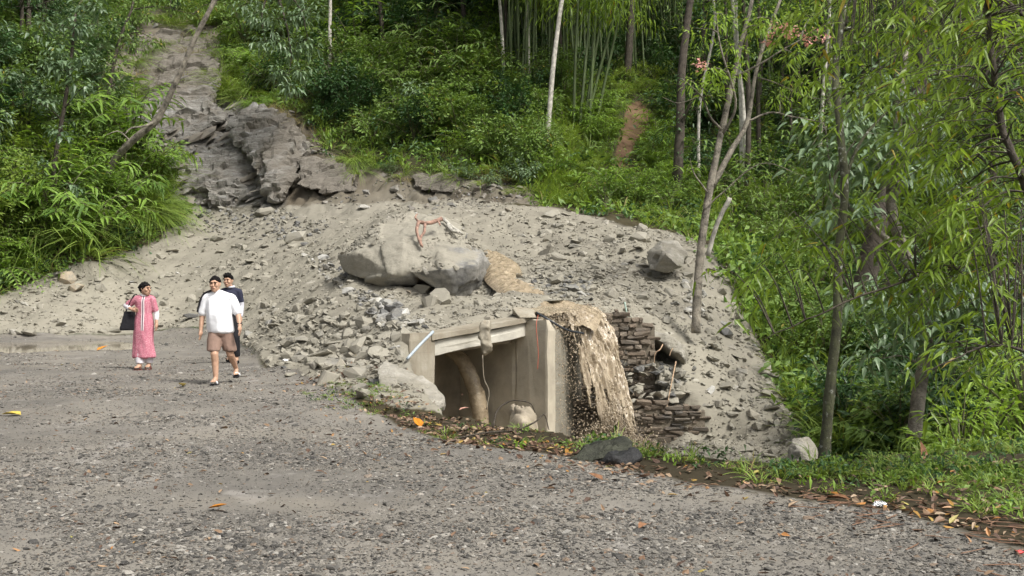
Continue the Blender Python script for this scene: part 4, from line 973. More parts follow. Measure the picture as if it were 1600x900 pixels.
# ------------------------------------------------------------------ leaves
def leaves(P, D, N, L, W, seg=2, droop=0.25, wide=0.45, fold=0.12):
    """leaf blades: base points P, directions D, upper-side normals N, lengths L, widths W"""
    P = np.asarray(P, float); n = len(P); D = unit(D); S = unit(np.cross(D, N)); U = np.cross(S, D)
    L = np.broadcast_to(L, (n,))[:, None]; W = np.broadcast_to(W, (n,))[:, None]
    V = [P]; ts = [wide] if seg == 2 else [wide * 0.6, 0.62]
    ws = [1.0] if seg == 2 else [1.0, 0.72]
    dn = np.array([0, 0, -1.0])
    for t, w in zip(ts, ws):
        c = P + D * L * t + dn * (droop * L * t * t)
        V += [c + S * W * w * 0.5 + U * W * fold, c, c - S * W * w * 0.5 + U * W * fold]
    V.append(P + D * L + dn * droop * L)
    k = len(V); V = np.stack(V, 1).reshape(-1, 3); b = (np.arange(n) * k)[:, None]
    if seg == 2: T = [(0, 1, 2), (0, 2, 3), (1, 4, 2), (2, 4, 3)]
    else: T = [(0, 1, 2), (0, 2, 3), (4, 7, 5), (5, 7, 6), (1, 4, 2), (4, 5, 2), (2, 5, 6), (2, 6, 3)]
    F = (b[:, None, :] + np.array(T)[None, :, :]).reshape(-1, 3)
    return V, F

def rdir(r, n, up=0.0):
    d = r.normal(0, 1, (n, 3)); d = unit(d); d[:, 2] += up; return unit(d)

def cat_leaves(lst):
    V, F, o = [], [], 0
    for v, f in lst: V.append(v); F.append(f + o); o += len(v)
    return np.vstack(V), np.vstack(F)

def shrub_shape(seed, R=0.7, H=1.2, n=420, L=0.12, W=0.055, droop=0.35, branches=11, seg=2):
    r = np.random.default_rng(seed); st, lv = [], []
    per = n // branches
    for k in range(branches):
        a = r.uniform(0, 6.283); rr = R * math.sqrt(r.random()) ; h = H * r.uniform(.45, 1.0) * (1 - .35 * (rr / R) ** 2)
        tip = np.array([math.cos(a) * rr, math.sin(a) * rr, h])
        c = curve([(0, 0, -0.05), (tip[0] * .25, tip[1] * .25, h * .5), tip * np.array([.8, .8, .9]), tip], 8)
        st.append(tube(c, np.linspace(.016, .004, 8) * (0.6 + H * .4), 4, cap=False))
        m = per; t = r.beta(2.6, 1.2, m); i = np.clip((t * 7).astype(int), 0, 6); f = (t * 7 - i)[:, None]
        base = c[i] * (1 - f) + c[i + 1] * f
        off = rdir(r, m) * (R * .26) * r.random((m, 1)) ** .5 * np.array([1, 1, .75])
        out = unit(base * np.array([1, 1, .3]) + 1e-3)
        d = unit(off * 1.2 / (R * .26) + out * .6 + np.array([0, 0, .05]))
        lv.append(leaves(base + off, d, unit(np.array([0, 0, 1.0]) + .45 * r.normal(0, 1, (m, 3))), L * r.uniform(.6, 1.25, m), W * r.uniform(.7, 1.2, m), seg, droop))
    return merge(st), cat_leaves(lv)

def fern_shape(seed, nf=15, L0=1.0, pairs=13, LL=.16, LW=.035):
    r = np.random.default_rng(seed); st, lv = [], []
    for k in range(nf):
        a = r.uniform(0, 6.283); L = L0 * r.uniform(.6, 1.15); e = r.uniform(.75, 1.35)
        d = np.array([math.cos(a), math.sin(a), 0]); s = np.linspace(0, 1, 10)
        c = d[None, :] * (L * (s * math.cos(e) + .42 * s ** 2))[:, None] + np.array([0, 0, 1.0])[None, :] * (L * (s * math.sin(e) - .75 * s ** 2.2))[:, None]
        st.append(tube(c, np.linspace(.008, .003, 10), 3, cap=False))
        t = np.linspace(.12, 1, pairs); q = t * 9; i = np.clip(q.astype(int), 0, 8); f = (q - i)[:, None]; b = c[i] * (1 - f) + c[i + 1] * f
        tan = unit(c[i + 1] - c[i]); side = unit(np.cross(tan, [0, 0, 1.0]))
        ll = LL * np.sin(np.clip(t * 1.02, 0, 1) * math.pi * .92 + .2)
        for sg in (-1, 1):
            lv.append(leaves(b, unit(side * sg + tan * .55 + r.normal(0, .12, b.shape)), np.cross(side, tan) + r.normal(0, .15, b.shape), ll * r.uniform(.8, 1.2, pairs) + .02, LW, 2, .25))
    return merge(st), cat_leaves(lv)

def blade_shape(seed, n=70, L0=.9, W=.022, spread=.25, erect=1.0, bend=.8):
    """clump of arching grass blades"""
    r = np.random.default_rng(seed); V, F, o = [], [], 0; K = 6
    a = r.uniform(0, 6.283, n); L = L0 * r.uniform(.45, 1.15, n); e = r.normal(1.05, .25, n) * erect
    d = np.stack([np.cos(a), np.sin(a), 0 * a], -1); base = d * (spread * r.random(n) ** .7)[:, None]
    side = np.stack([-np.sin(a), np.cos(a), 0 * a], -1)
    s = np.linspace(0, 1, K); bd = bend * r.uniform(.5, 1.3, n)
    C = base[:, None, :] + d[:, None, :] * (L[:, None] * (s * np.cos(e)[:, None] + .5 * s ** 2 * bd[:, None]))[..., None] + np.array([0, 0, 1.0]) * (L[:, None] * (s * np.sin(e)[:, None] - .62 * bd[:, None] * s ** 2.3))[..., None]
    w = (W * r.uniform(.6, 1.2, n))[:, None] * (np.array([.6, 1, 1, .85, .55, .05]))[None, :] * .5
    A = C + side[:, None, :] * w[..., None]; B = C - side[:, None, :] * w[..., None]
    V = np.stack([A, B], 2).reshape(n, -1, 3); b = (np.arange(n) * 2 * K)[:, None, None]; i = np.arange(K - 1)
    Q = np.stack([2 * i, 2 * i + 1, 2 * i + 3, 2 * i + 2], -1)[None] + b
    return V.reshape(-1, 3), Q.reshape(-1, 4)

def cane_shape(seed, ns=9, H=1.4, LL=.32, LW=.06):
    """leaning canes with long two-ranked leaves"""
    r = np.random.default_rng(seed); st, lv = [], []
    for k in range(ns):
        a = r.uniform(0, 6.283); h = H * r.uniform(.6, 1.1); d = np.array([math.cos(a), math.sin(a), 0])
        c = curve([d * .08, d * (.16 * h) + [0, 0, h * .5], d * (.42 * h) + [0, 0, h * .88], d * (.75 * h) + [0, 0, h * .92]], 10)
        st.append(tube(c, np.linspace(.012, .004, 10), 4, cap=False)); m = 13
        t = np.linspace(.25, 1, m); q = t * 9; i = np.clip(q.astype(int), 0, 8); f = (q - i)[:, None]; b = c[i] * (1 - f) + c[i + 1] * f
        tan = unit(c[i + 1] - c[i]); side = unit(np.cross(tan, [0, 0, 1.0])) * np.where(np.arange(m) % 2, 1, -1)[:, None]
        lv.append(leaves(b, unit(side * .8 + tan * .7 + r.normal(0, .2, b.shape)), unit(np.array([0, 0, 1.0]) + r.normal(0, .25, b.shape)), LL * r.uniform(.6, 1.15, m), LW * r.uniform(.8, 1.2, m), 3, .45, .4))
    return merge(st), cat_leaves(lv)

def plant_proto(kind, shape, mat, smat='stem'):
    (sv, sf), (lv, lf) = shape
    return (mkmesh(kind + '_stem', sv, sf, M[smat]), mkmesh(kind + '_foliage', lv, lf, M[mat]))
def put_plant(name, pr, p, s, rz, tilt, label, cat, group):
    """plant = stems with a foliage part"""
    o = obj(name, pr[0], None, tuple(p), (tilt[0], tilt[1], rz), s); tag(o, label, cat, group)
    obj('foliage', pr[1], o); return o
def put_clump(name, me, p, s, rz, tilt, label, cat, group):
    return tag(obj(name, me, None, tuple(p), (tilt[0], tilt[1], rz), s), label, cat, group)

SH = {
 'mid': [plant_proto('shrub', shrub_shape(k, .75, 1.3, 520, .13, .06), 'leaf_mid') for k in range(3)],
 'dark': [plant_proto('shrub', shrub_shape(10 + k, .8, 1.4, 520, .14, .06), 'leaf_dark') for k in range(3)],
 'grey': [plant_proto('shrub', shrub_shape(20 + k, .7, 1.2, 380, .19, .075, .5), 'leaf_grey') for k in range(2)],
 'yellow': [plant_proto('shrub', shrub_shape(30 + k, .65, 1.1, 460, .13, .05), 'leaf_yellow') for k in range(2)],
 'fern': [plant_proto('fern', fern_shape(40 + k, 16, 1.15), 'leaf_fern') for k in range(3)],
 'cane': [plant_proto('cane', cane_shape(50 + k, 10, 1.3), 'leaf_fern') for k in range(3)],
 'canedark': [plant_proto('cane', cane_shape(56 + k, 10, 1.3, .30, .055), 'leaf_mid') for k in range(2)],
}
GR = [mkmesh('grass_clump', *blade_shape(60 + k, 75, 1.0, .026), M['leaf_grass']) for k in range(3)]
GRH = [mkmesh('grass_clump', *blade_shape(70 + k, 90, 1.1, .024, .3, .75, 1.5), M['leaf_grass']) for k in range(3)]   # hanging
GRD = [mkmesh('grass_clump', *blade_shape(80 + k, 60, .8, .018, .3, .8, 1.4), M['grass_dry']) for k in range(2)]

rv = np.random.default_rng(21)
def region(poly, n, y0=20.0, y1=80.0):
    """n ground points seen inside a patch of the picture"""
    out = []
    xs = [p[0] for p in poly]; ys = [p[1] for p in poly]
    while sum(len(o) for o in out) < n:
        px = rv.uniform(min(xs), max(xs), n * 3); py = rv.uniform(min(ys), max(ys), n * 3); ok = in_poly(px, py, poly)
        px, py = px[ok], py[ok]
        if not len(px): continue
        Y = cast(px, py, 4.5, y1, 420); ok = np.isfinite(Y) & (Y > y0)
        out.append(np.stack([(px[ok] - 800) / FPX * Y[ok], Y[ok]], -1))
        if not ok.any(): break
    A = np.vstack(out)[:n]
    return A
def plant_region(poly, n, mix, where, y0=20.0, y1=80.0, smin=.7, smax=1.4, lean=.35, cast_y=None):
    """mix: list of (kind, weight)"""
    A = region(poly, n, y0, y1); qx, qy = pxy(A[:, 0], A[:, 1], GRID(A[:, 0], A[:, 1])); A = A[~(in_poly(qx, qy - 14, PATHP) | (poly_dist(qx, qy - 10, PATHP, True) < 9))]
    P, rx, ry = on_ground(A[:, 0], A[:, 1], -0.04, lean, .5)
    kinds = [m[0] for m in mix]; w = np.array([m[1] for m in mix], float); w /= w.sum()
    # neighbours tend to be of one kind
    f = fbm(A[:, 0] * .45, A[:, 1] * .45, 77, 2) * .5 + .5; f = np.clip((f - .2) / .6 * .75 + rv.random(len(A)) * .25, 0, .9999)
    cw = np.cumsum(w)
    for p, a, b, q in zip(P, rx, ry, f):
        k = kinds[int(np.searchsorted(cw, q))]; s = rv.uniform(smin, smax); rz = rv.uniform(0, 6.283)
        nm, lab, cat = KIND[k]
        lab = lab % where
        if k in SH: put_plant(nm, SH[k][rv.integers(len(SH[k]))], p, s, rz, (a, b), lab, cat, lab)
        else:
            me = {'grass': GR, 'hang': GRH, 'dry': GRD}[k]; put_clump(nm, me[rv.integers(len(me))], p, s, rz, (a, b), lab, cat, lab)
KIND = {'mid': ('leafy_shrub', 'mid-green leafy shrub growing %s', 'shrub'), 'dark': ('evergreen_shrub', 'dark green leafy shrub growing %s', 'shrub'), 'grey': ('broadleaf_shrub', 'grey-green broad-leaved shrub growing %s', 'shrub'),
        'yellow': ('bushy_herb', 'yellow-green leafy shrub growing %s', 'shrub'), 'fern': ('fern', 'bright green arching fern growing %s', 'fern'), 'cane': ('leafy_cane', 'bright green leafy canes leaning %s', 'cane plant'),  # yellow-leaved form of the same shrub, not a herb
        'canedark': ('leafy_cane', 'deep green leafy canes leaning %s', 'cane plant'), 'grass': ('grass_clump', 'tuft of long green grass %s', 'grass clump'), 'hang': ('grass_clump', 'drooping tuft of long grass hanging %s', 'grass clump'),
        'dry': ('grass_clump', 'dry brownish grass tuft %s', 'grass clump')}
BANK_LOW = [(-60, 440), (0, 440), (60, 425), (130, 400), (200, 385), (250, 350), (262, 300), (240, 250), (190, 215), (120, 215), (0, 220), (-60, 220)]
BANK_TOP = [(-60, 230), (0, 230), (130, 215), (180, 190), (160, 110), (170, 40), (120, 0), (-60, 0)]
plant_region(BANK_LOW, 150, [('hang', 3), ('cane', 1.5), ('mid', 1), ('fern', 2), ('yellow', .8)], 'on the left bank', 30, 60, .9, 2.1, .5)
plant_region(BANK_TOP, 70, [('mid', 2), ('grey', 1.2), ('dark', 1.5), ('canedark', 1)], 'high on the left bank', 30, 70, 1.0, 1.9)
plant_region([(130, 405), (250, 360), (268, 310), (240, 260), (215, 300), (200, 370)], 24, [('hang', 3), ('grass', 1)], 'over the nose of the left bank', 30, 60, .8, 1.3, .5)
MID_UP = [(345, 0), (360, 60), (350, 100), (400, 140), (480, 165), (520, 200), (700, 200), (800, 180), (800, 0)]
MID_LOW = [(490, 195), (520, 215), (600, 238), (700, 248), (780, 256), (850, 285), (870, 230), (840, 150), (700, 170), (520, 170)]
plant_region(MID_UP, 190, [('canedark', 1.6), ('fern', 1.8), ('mid', 1.6), ('dark', 2.6), ('cane', 1.2)], 'on the middle slope', 38, 75, .8, 2.1)
plant_region(MID_LOW, 120, [('grey', 1.5), ('mid', 2), ('fern', 1.2), ('dark', 1.2), ('yellow', .6)], 'above the bare scarp', 36, 65, .6, 1.6)
plant_region([(345, 110), (400, 150), (480, 180), (500, 225), (470, 200), (400, 175), (330, 160)], 28, [('hang', 2), ('dry', 1), ('fern', 1)], 'over the rock face', 40, 65, .6, 1.1, .6)
plant_region([(520, 240), (700, 268), (830, 290), (840, 318), (760, 290), (640, 285), (560, 275)], 16, [('dry', 2), ('hang', 2), ('grass', 1)], 'on the bare scarp', 34, 60, .5, 1.0, .6)
PATH_L = [(850, 300), (860, 230), (900, 160), (960, 165), (968, 215), (950, 270), (900, 320), (860, 322)]
plant_region(PATH_L, 110, [('fern', 1.5), ('cane', 1.5), ('grass', 2), ('yellow', 1)], 'left of the footpath', 32, 65, .5, .95)
PATH_R = [(1000, 170), (1040, 165), (1060, 250), (1080, 330), (1000, 345), (900, 322), (990, 265), (1005, 215)]
plant_region(PATH_R, 110, [('mid', 1.5), ('cane', 1.5), ('grass', 1.6), ('fern', 1.5)], 'right of the footpath', 30, 65, .55, 1.1)
plant_region([(930, 160), (945, 110), (1040, 120), (1045, 165)], 30, [('yellow', 2), ('fern', 1)], 'at the top of the footpath', 40, 75, .5, .9)
plant_region([(480, 0), (560, 0), (700, 60), (780, 60), (780, 140), (640, 130)], 24, [('yellow', 1), ('cane', 2)], 'high on the middle slope', 40, 75, .8, 1.4)
plant_region([(800, 0), (1060, 0), (1060, 120), (960, 130), (880, 160), (800, 170)], 70, [('dark', 3), ('mid', 1.2), ('canedark', 1)], 'under the bamboo grove', 38, 85, .9, 1.6)
RIGHT_UP = [(1060, 0), (1700, 0), (1700, 330), (1300, 330), (1120, 330), (1060, 250)]
plant_region(RIGHT_UP, 190, [('dark', 5), ('mid', 1.4), ('canedark', 1.2), ('grey', .7)], 'in the right-hand forest', 28, 85, 1.0, 2.0)
RIGHT_MID = [(1090, 300), (1135, 378), (1180, 400), (1300, 410), (1700, 410), (1700, 300), (1300, 280)]
plant_region(RIGHT_MID, 120, [('grass', 2.5), ('canedark', 1), ('mid', 1), ('hang', 1.5)], 'along the far road edge', 26, 60, .8, 1.5)
RIGHT_LOW = [(1185, 425), (1235, 540), (1285, 630), (1325, 720), (1700, 720), (1700, 420)]
plant_region(RIGHT_LOW, 150, [('grass', 1.6), ('mid', 1.6), ('dark', 2), ('hang', 1.5), ('fern', .8)], 'down the ravine slope', 14, 45, .6, 1.2)
plant_region([(150, -10), (240, -10), (230, 40), (190, 80), (165, 60)], 24, [('dark', 1), ('mid', 1.5), ('hang', 1)], 'at the left top of the scar', 40, 80, .9, 1.6)
plant_region([(235, -10), (360, -10), (345, 60), (300, 45), (240, 40)], 34, [('mid', 1), ('hang', 1.5), ('dark', 1)], 'at the head of the scar', 40, 85, .8, 1.5)
plant_region([(165, 70), (200, 60), (215, 150), (180, 190)], 22, [('mid', 1), ('fern', 1), ('hang', 1)], 'down the left side of the scar', 40, 80, .6, 1.1)
plant_region([(330, 60), (350, 60), (400, 150), (470, 185), (440, 190), (340, 150)], 14, [('hang', 2), ('dry', 1), ('fern', 1)], 'down the right side of the scar', 40, 80, .7, 1.2, .6)
plant_region([(540, 250), (640, 262), (830, 285), (830, 300), (640, 290)], 10, [('hang', 1.5), ('grey', 1), ('mid', 1.5)], 'hanging from the scarp rim', 34, 60, .5, .95, .5)
plant_region([(190, 60), (300, 45), (335, 100), (330, 150), (240, 170), (190, 190)], 36, [('hang', 1.5), ('dry', 1.5), ('fern', 1), ('mid', .6)], 'rooted on the bare scar', 40, 80, .5, 1.15, .6)
# ground cover: uncountable small leaves over every green slope
gc = []
for k in range(4):
    rr_ = np.random.default_rng(500 + k); m = 26
    p = rr_.normal(0, .13, (m, 3)) * np.array([1, 1, .35]) + [0, 0, .1]
    gc.append(mkmesh('sprig', *leaves(p, rdir(rr_, m, .2), unit(np.array([0, 0, 1.0]) + .5 * rr_.normal(0, 1, (m, 3))), rr_.uniform(.07, .15, m), rr_.uniform(.03, .06, m), 2, .3), M[('leaf_mid', 'leaf_dark', 'leaf_fern', 'leaf_mid')[k]]))
gc += [mkmesh('tuft', *blade_shape(90 + k, 22, .38, .014, .1), M['leaf_grass']) for k in range(2)]
GC = proto_set('ground_sprig', gc)
def ground_cover(name, poly, n, y0, y1, smin, smax, label, pick=(0, 6), bare=None):
    A = region(poly, n, y0, y1)
    x = A[:, 0] + rv.normal(0, .1, len(A)); y = A[:, 1] + rv.normal(0, .3, len(A)); z = GRID(x, y)
    rd, db, rk, er, pa = zones(x, y, z)
    ok = (rd < .45) & (db < .45) & (rk < .4) & (er < .42) & (pa < .3) & ~((x < 4.2) & (y < 21)); x, y = x[ok], y[ok]
    P, rx, ry = on_ground(x, y, -.02, .8); m = len(x); pk = rv.integers(*pick, m); qx, qy = pxy(x, y, P[:, 2])
    shade = ((qx > 1040) & (qy < 340)) | ((qx > 780) & (qy < 130)); pk = np.where(shade & (rv.random(m) < .85), 1, pk)  # shade put into colour: mostly dark sprigs under forest and grove
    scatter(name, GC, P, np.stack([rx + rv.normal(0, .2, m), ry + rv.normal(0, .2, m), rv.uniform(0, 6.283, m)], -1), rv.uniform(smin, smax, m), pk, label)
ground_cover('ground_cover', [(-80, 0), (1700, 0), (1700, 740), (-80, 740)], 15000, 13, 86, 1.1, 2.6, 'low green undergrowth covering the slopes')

# ------------------------------------------------------------------ trees
def bark_moss():
    m, nt, b = nmat('mossy_bark'); p = pos_n(nt)
    c = ramp(nt, noise_n(nt, 9, 5, .7, p), [(.35, (.045, .045, .028)), (.5, (.085, .085, .05)), (.62, (.11, .12, .06))])
    c = mixc(nt, ramp(nt, noise_n(nt, 14, 3, .6, p), [(.60, (0, 0, 0)), (.66, (.9, .9, .9))]), c, (.42, .43, .38))
    nt.links.new(c, b.inputs['Base Color']); b.inputs['Roughness'].default_value = .9
    bump_n(nt, noise_n(nt, 30, 5, .7, p), .7, .02, b); return m
M['bark_moss'] = bark_moss()
def trunk_mesh(name, pts, radii, mat, n=40, sides=10, rough=.05, seed=0, base=None):
    C = curve(pts, n); R = np.interp(np.linspace(0, 1, n), np.linspace(0, 1, len(radii)), radii)
    rr = np.random.default_rng(seed); C = C + np.cumsum(rr.normal(0, .006, C.shape), 0) * np.linspace(0, 1, n)[:, None]
    V, F = merge([tube(C, R, sides, rough, seed)])
    return mkmesh(name, V - (base if base is not None else 0), F, mat, True), C
def cluster(r, c, R, n, L, W, droop=.4, seg=2, flatz=.7, up=0.1):
    c = np.asarray(c, float); o = rdir(r, n) * (r.random((n, 1)) ** .45) * R * np.array([1, 1, flatz])
    # gather the leaves into tufts so gaps stay open
    t = c + rdir(r, max(4, n // 9)) * (r.random((max(4, n // 9), 1)) ** .4) * R * np.array([1, 1, flatz])
    k = r.integers(0, len(t), n); p = t[k] + r.normal(0, .16 * R + L * .35, (n, 3)) * np.array([1, 1, .6])
    d = unit(.7 * (p - t[k]) / (.16 * R + L * .35) + .35 * unit(p - c) + .3 * r.normal(0, 1, (n, 3)) + np.array([0, 0, up - droop * .4]))
    return leaves(p, d, unit(np.array([0, 0, 1.0]) + .4 * r.normal(0, 1, (n, 3))), L * r.uniform(.6, 1.2, n), W * r.uniform(.7, 1.2, n), seg, droop), t
def tree(name, label, trunk, radii, branches, clusters, leafmat, bark, L=.12, W=.05, seed=0, droop=.4, seg=2, extra=None, twig=.012, embed=.25):
    """trunk: (px,py,Y) points; branches: list of ([points], r0, r1); clusters: (px,py,Y,R,n)"""
    r = np.random.default_rng(seed); pts = [at(*p) for p in trunk]
    base = pts[0].copy(); pts[0] = pts[0] - np.array([0, 0, embed])
    root = empty(name, tuple(base)); tag(root, label, 'tree')
    me, C = trunk_mesh('trunk', pts, radii, M[bark], 44, 10, .05, seed, base); obj('trunk', me, root)
    joints = [C]
    for bp, r0, r1 in branches:
        me, B = trunk_mesh('branch', [at(*p) for p in bp], [r0, (r0 + r1) * .5, r1], M[bark], 18, 6, .06, seed + 3, base); obj('branch', me, root); joints.append(B)
    J = np.vstack(joints); lv, tw = [], []
    for px, py, Y, R, n in clusters:
        c = at(px, py, Y); l, t = cluster(r, c, R, n, L, W, droop, seg); lv.append(l)
        j = J[np.argmin(((J - c) ** 2).sum(1) + .5 * np.maximum(0, J[:, 2] - c[2]))]
        mid = (j + c) / 2 + np.array([0, 0, .12 * np.linalg.norm(c - j)])
        tw.append(tube(curve([j, mid, c], 8), np.linspace(twig * 1.6, twig * .6, 8), 4, cap=False))
        for q in t[::3]: tw.append(tube(np.array([c, (c + q) / 2 + [0, 0, .04], q]), [twig * .6, twig * .4, twig * .25], 3, cap=False))
    if lv:
        V, F = cat_leaves(lv); obj('crown', mkmesh('crown', V - base, F, M[leafmat]), root)
        V, F = merge(tw); obj('twigs', mkmesh('twigs', V - base, F, M[bark]), root)
    if extra is not None:
        nm, mt, cl, l2, w2 = extra; V, F = cat_leaves([cluster(r, at(px, py, Y), R, n, l2, w2, .2)[0] for px, py, Y, R, n in cl]); obj(nm, mkmesh(nm, V - base, F, M[mt]), root)
    return root
tree('bent_tree', 'slender bent tree leaning out over the rock scar', [(166,278,41.3),(178,252,41),(205,222,40.5),(243,190,40.3),(258,165,40.2),(280,118,40),(308,55,40),(338,-5,40),(352,-60,40)], [.15,.14,.135,.13,.115,.10,.09,.085,.07],
     [([(243,190,40.3),(225,197,40),(205,200,39.8),(195,210,39.6)], .06, .02), ([(205,222,40.5),(185,205,40.2),(165,212,40)], .035, .012)], [(360,-80,40,1.3,260), (330,-90,40.5,1.2,200)], 'leaf_mid', 'bark_brown', .16, .07, 3)
tree('birch_tree', 'thin white-barked tree standing on the slope left of the bamboo', [(850,262,42.5),(854,225,42.5),(858,190,42.5),(866,100,42.5),(880,0,42.6),(890,-60,42.6)], [.11,.105,.10,.095,.085,.075], [], [(880,-90,42.5,1.6,300)], 'leaf_mid', 'bark_pale', .14, .06, 5)
tree('flowering_tree', 'slender grey tree on the debris crest with lime-green leaves and pink blossom', [(1087,502,23.1),(1090,450,23.2),(1098,370,23.3),(1113,285,23.4),(1130,205,23.5),(1150,120,23.6),(1166,55,23.7),(1188,-20,23.8)], [.10,.092,.085,.078,.068,.058,.05,.04],
     [([(1113,292,23.4),(1140,240,23.6),(1168,190,23.8),(1180,120,24),(1200,50,24.2),(1222,-10,24.3)], .07, .03), ([(1130,205,23.5),(1112,185,23.3),(1096,150,23.1),(1065,120,22.9)], .03, .01), ([(1168,190,23.8),(1205,175,23.8),(1240,182,23.9),(1290,190,24)], .028, .008),
      ([(1128,212,23.5),(1150,160,23.2),(1128,80,23),(1118,20,23)], .035, .012), ([(1098,330,23.3),(1130,300,23.2),(1190,255,23.1),(1260,275,23.1)], .022, .006), ([(1105,300,23.3),(1085,270,23.3),(1078,245,23.2)], .02, .006), ([(1150,120,23.6),(1195,95,23.4),(1250,60,23.3)], .03, .01),
      ([(1096,150,23.1),(1060,160,23),(1035,150,23)], .012, .005), ([(1180,120,24),(1215,130,24),(1260,150,24.1),(1300,155,24.1)], .018, .006)],
     [(1145,75,23.3,.30,60),(1105,108,23,.32,75),(1135,118,23.2,.34,80),(1112,150,23,.28,60),(1085,130,22.9,.26,45),(1180,40,23.5,.4,80),(1210,30,23.6,.4,80),(1130,25,23.2,.35,70),(1255,130,23.9,.36,80),(1280,180,24,.34,70),(1300,120,24,.4,80),(1240,85,23.4,.34,70),(1095,45,23,.35,60),(1220,150,23.9,.3,60),(1265,30,23.6,.5,110)],
     'leaf_bright', 'bark_brown', .16, .045, 7, .5, 2, ('blossom', 'flower', [(1100,98,22.9,.12,30),(1218,45,23.4,.18,40),(1240,52,23.4,.2,45),(1262,60,23.5,.16,34),(1285,52,23.6,.16,32),(1205,62,23.4,.12,24),(1305,140,24,.06,12)], .09, .07))
tree('mossy_tree', 'mossy thin tree at the ravine edge on the right, base beside a pale slab', [(1280,728,10.6),(1290,690,10.6),(1297,610,10.6),(1309,500,10.7),(1311,400,10.8),(1321,300,10.8),(1316,200,10.9),(1310,110,11),(1322,-10,11.1),(1326,-80,11.2)], [.066,.055,.05,.046,.043,.04,.037,.034,.031,.028],
     [([(1314,300,10.85),(1340,230,10.9),(1380,180,11),(1420,150,11)], .022, .008), ([(1306,500,10.7),(1330,455,10.8),(1365,430,10.9)], .016, .006)], [(1330,150,11.3,.22,40),(1350,60,11.4,.25,50),(1395,165,11.2,.25,50)], 'leaf_mid', 'bark_moss', .11, .045, 9)
tree('broadleaf_tree', 'tree in the ravine with grey-green drooping leaves behind the mossy trunk', [(1428,660,17),(1438,600,17),(1448,545,17),(1440,470,17),(1415,400,17),(1390,320,17),(1400,200,17.2),(1410,80,17.4)], [.11,.105,.10,.095,.09,.08,.07,.05],
     [([(1440,470,17),(1480,430,16.8),(1530,410,16.6)], .06, .02), ([(1415,400,17),(1360,350,16.7),(1300,300,16.5)], .06, .02), ([(1390,320,17),(1440,240,16.8),(1480,190,16.8)], .05, .02), ([(1448,545,17),(1500,520,16.7),(1540,480,16.5)], .05, .02)],
     [(1310,260,16.4,.55,130),(1345,210,16.5,.55,120),(1290,200,16.6,.45,90),(1370,250,16.5,.6,130),(1420,230,16.7,.6,130),(1440,190,16.7,.5,110),(1320,320,16.5,.4,80),(1350,160,16.9,.55,120),(1400,130,17,.6,120),(1470,250,16.7,.5,100),(1300,360,16.7,.35,60),
      (1400,440,16.6,.5,100),(1450,430,16.5,.6,130),(1500,460,16.5,.6,130),(1540,420,16.4,.6,130),(1420,500,16.5,.5,100),(1480,520,16.5,.55,110),(1540,500,16.4,.55,110),(1580,440,16.5,.6,120),(1380,560,16.6,.45,80),(1345,470,16.8,.4,60),(1520,560,16.5,.5,90),(1590,380,16.8,.6,120),(1540,330,17,.6,110),(1590,280,17,.6,110)],
     'leaf_grey', 'bark_brown', .20, .075, 11, .55, 3)
tree('dark_tree', 'thick dark leaning trunk in the shade behind the hanging bamboo', [(1350,430,20),(1362,390,20),(1375,330,20),(1400,260,20.4),(1430,150,21),(1450,0,21.5)], [.2,.19,.17,.15,.13,.1], [], [(1440,60,21,1.0,140),(1400,100,21.3,.9,130),(1500,120,21,1.1,160),(1480,20,21.5,1.0,140)], 'leaf_dark', 'bark_dark', .16, .06, 13)
tree('dark_tree', 'dark upright trunk right of the footpath', [(1052,355,37),(1058,290,37.2),(1062,200,37.5),(1064,110,37.8),(1075,0,38.2),(1080,-60,38.4)], [.2,.18,.155,.14,.12,.1], [([(1062,200,37.5),(1085,150,37),(1110,130,36.8)], .06, .02)], [(1050,140,38,.8,150),(1090,170,37.4,.8,150),(1040,200,37.5,.7,120),(1085,230,37.2,.8,140)], 'leaf_dark', 'bark_dark', .15, .06, 15)
tree('dark_tree', 'straight dark trunk at the top of the footpath', [(978,140,51),(982,90,51.2),(985,30,51.4),(988,-60,51.6)], [.2,.18,.17,.15], [], [(990,-70,51,2.0,200)], 'leaf_dark', 'bark_dark', .18, .07, 17)
tree('hanging_tree', 'silver-leaved tree drooping into view over the rock scar', [(420,-100,45),(425,-60,44.8),(430,-30,44.6),(440,10,44.2)], [.15,.13,.10,.06], [([(440,10,44.2),(450,50,43.8),(455,90,43.5),(450,120,43.4)], .05, .015), ([(425,-30,44.6),(410,20,44),(412,60,43.8)], .05, .015), ([(440,-20,44.4),(470,15,44),(480,60,43.8)], .05, .015)],
     [(400,20,44,.55,90),(430,30,43.8,.6,110),(460,25,43.8,.6,110),(415,65,43.7,.5,90),(445,75,43.5,.6,120),(475,70,43.8,.5,90),(440,115,43.4,.5,90),(470,110,43.6,.45,80),(455,135,43.4,.3,40),(485,15,44.2,.5,80),(415,-10,44.3,.7,110),(455,-15,44.3,.7,110),(375,10,44.6,.4,50)], 'leaf_grey', 'bark_dark', .26, .10, 19, .6, 3)
tree('sapling', 'leafy sapling with big pale green leaves on the left bank', [(80,330,38.6),(85,260,38.8),(100,170,39),(112,90,39.2),(118,20,39.4)], [.09,.08,.07,.06,.04], [([(100,170,39),(125,140,38.7),(145,130,38.5)], .03, .01), ([(100,190,39),(70,165,38.8),(50,160,38.8)], .03, .01)],
     [(60,150,38.6,.5,70),(95,110,38.7,.6,90),(130,130,38.5,.5,70),(90,70,38.8,.6,80),(120,40,39,.6,80),(140,95,38.8,.4,50),(70,40,39,.6,80),(100,205,38.3,.45,50),(60,260,38,.4,40),(120,290,37.8,.3,30),(75,105,38.7,.5,60),(140,10,39,.6,60)], 'leaf_grey', 'bark_dark', .24, .14, 23, .5, 3)
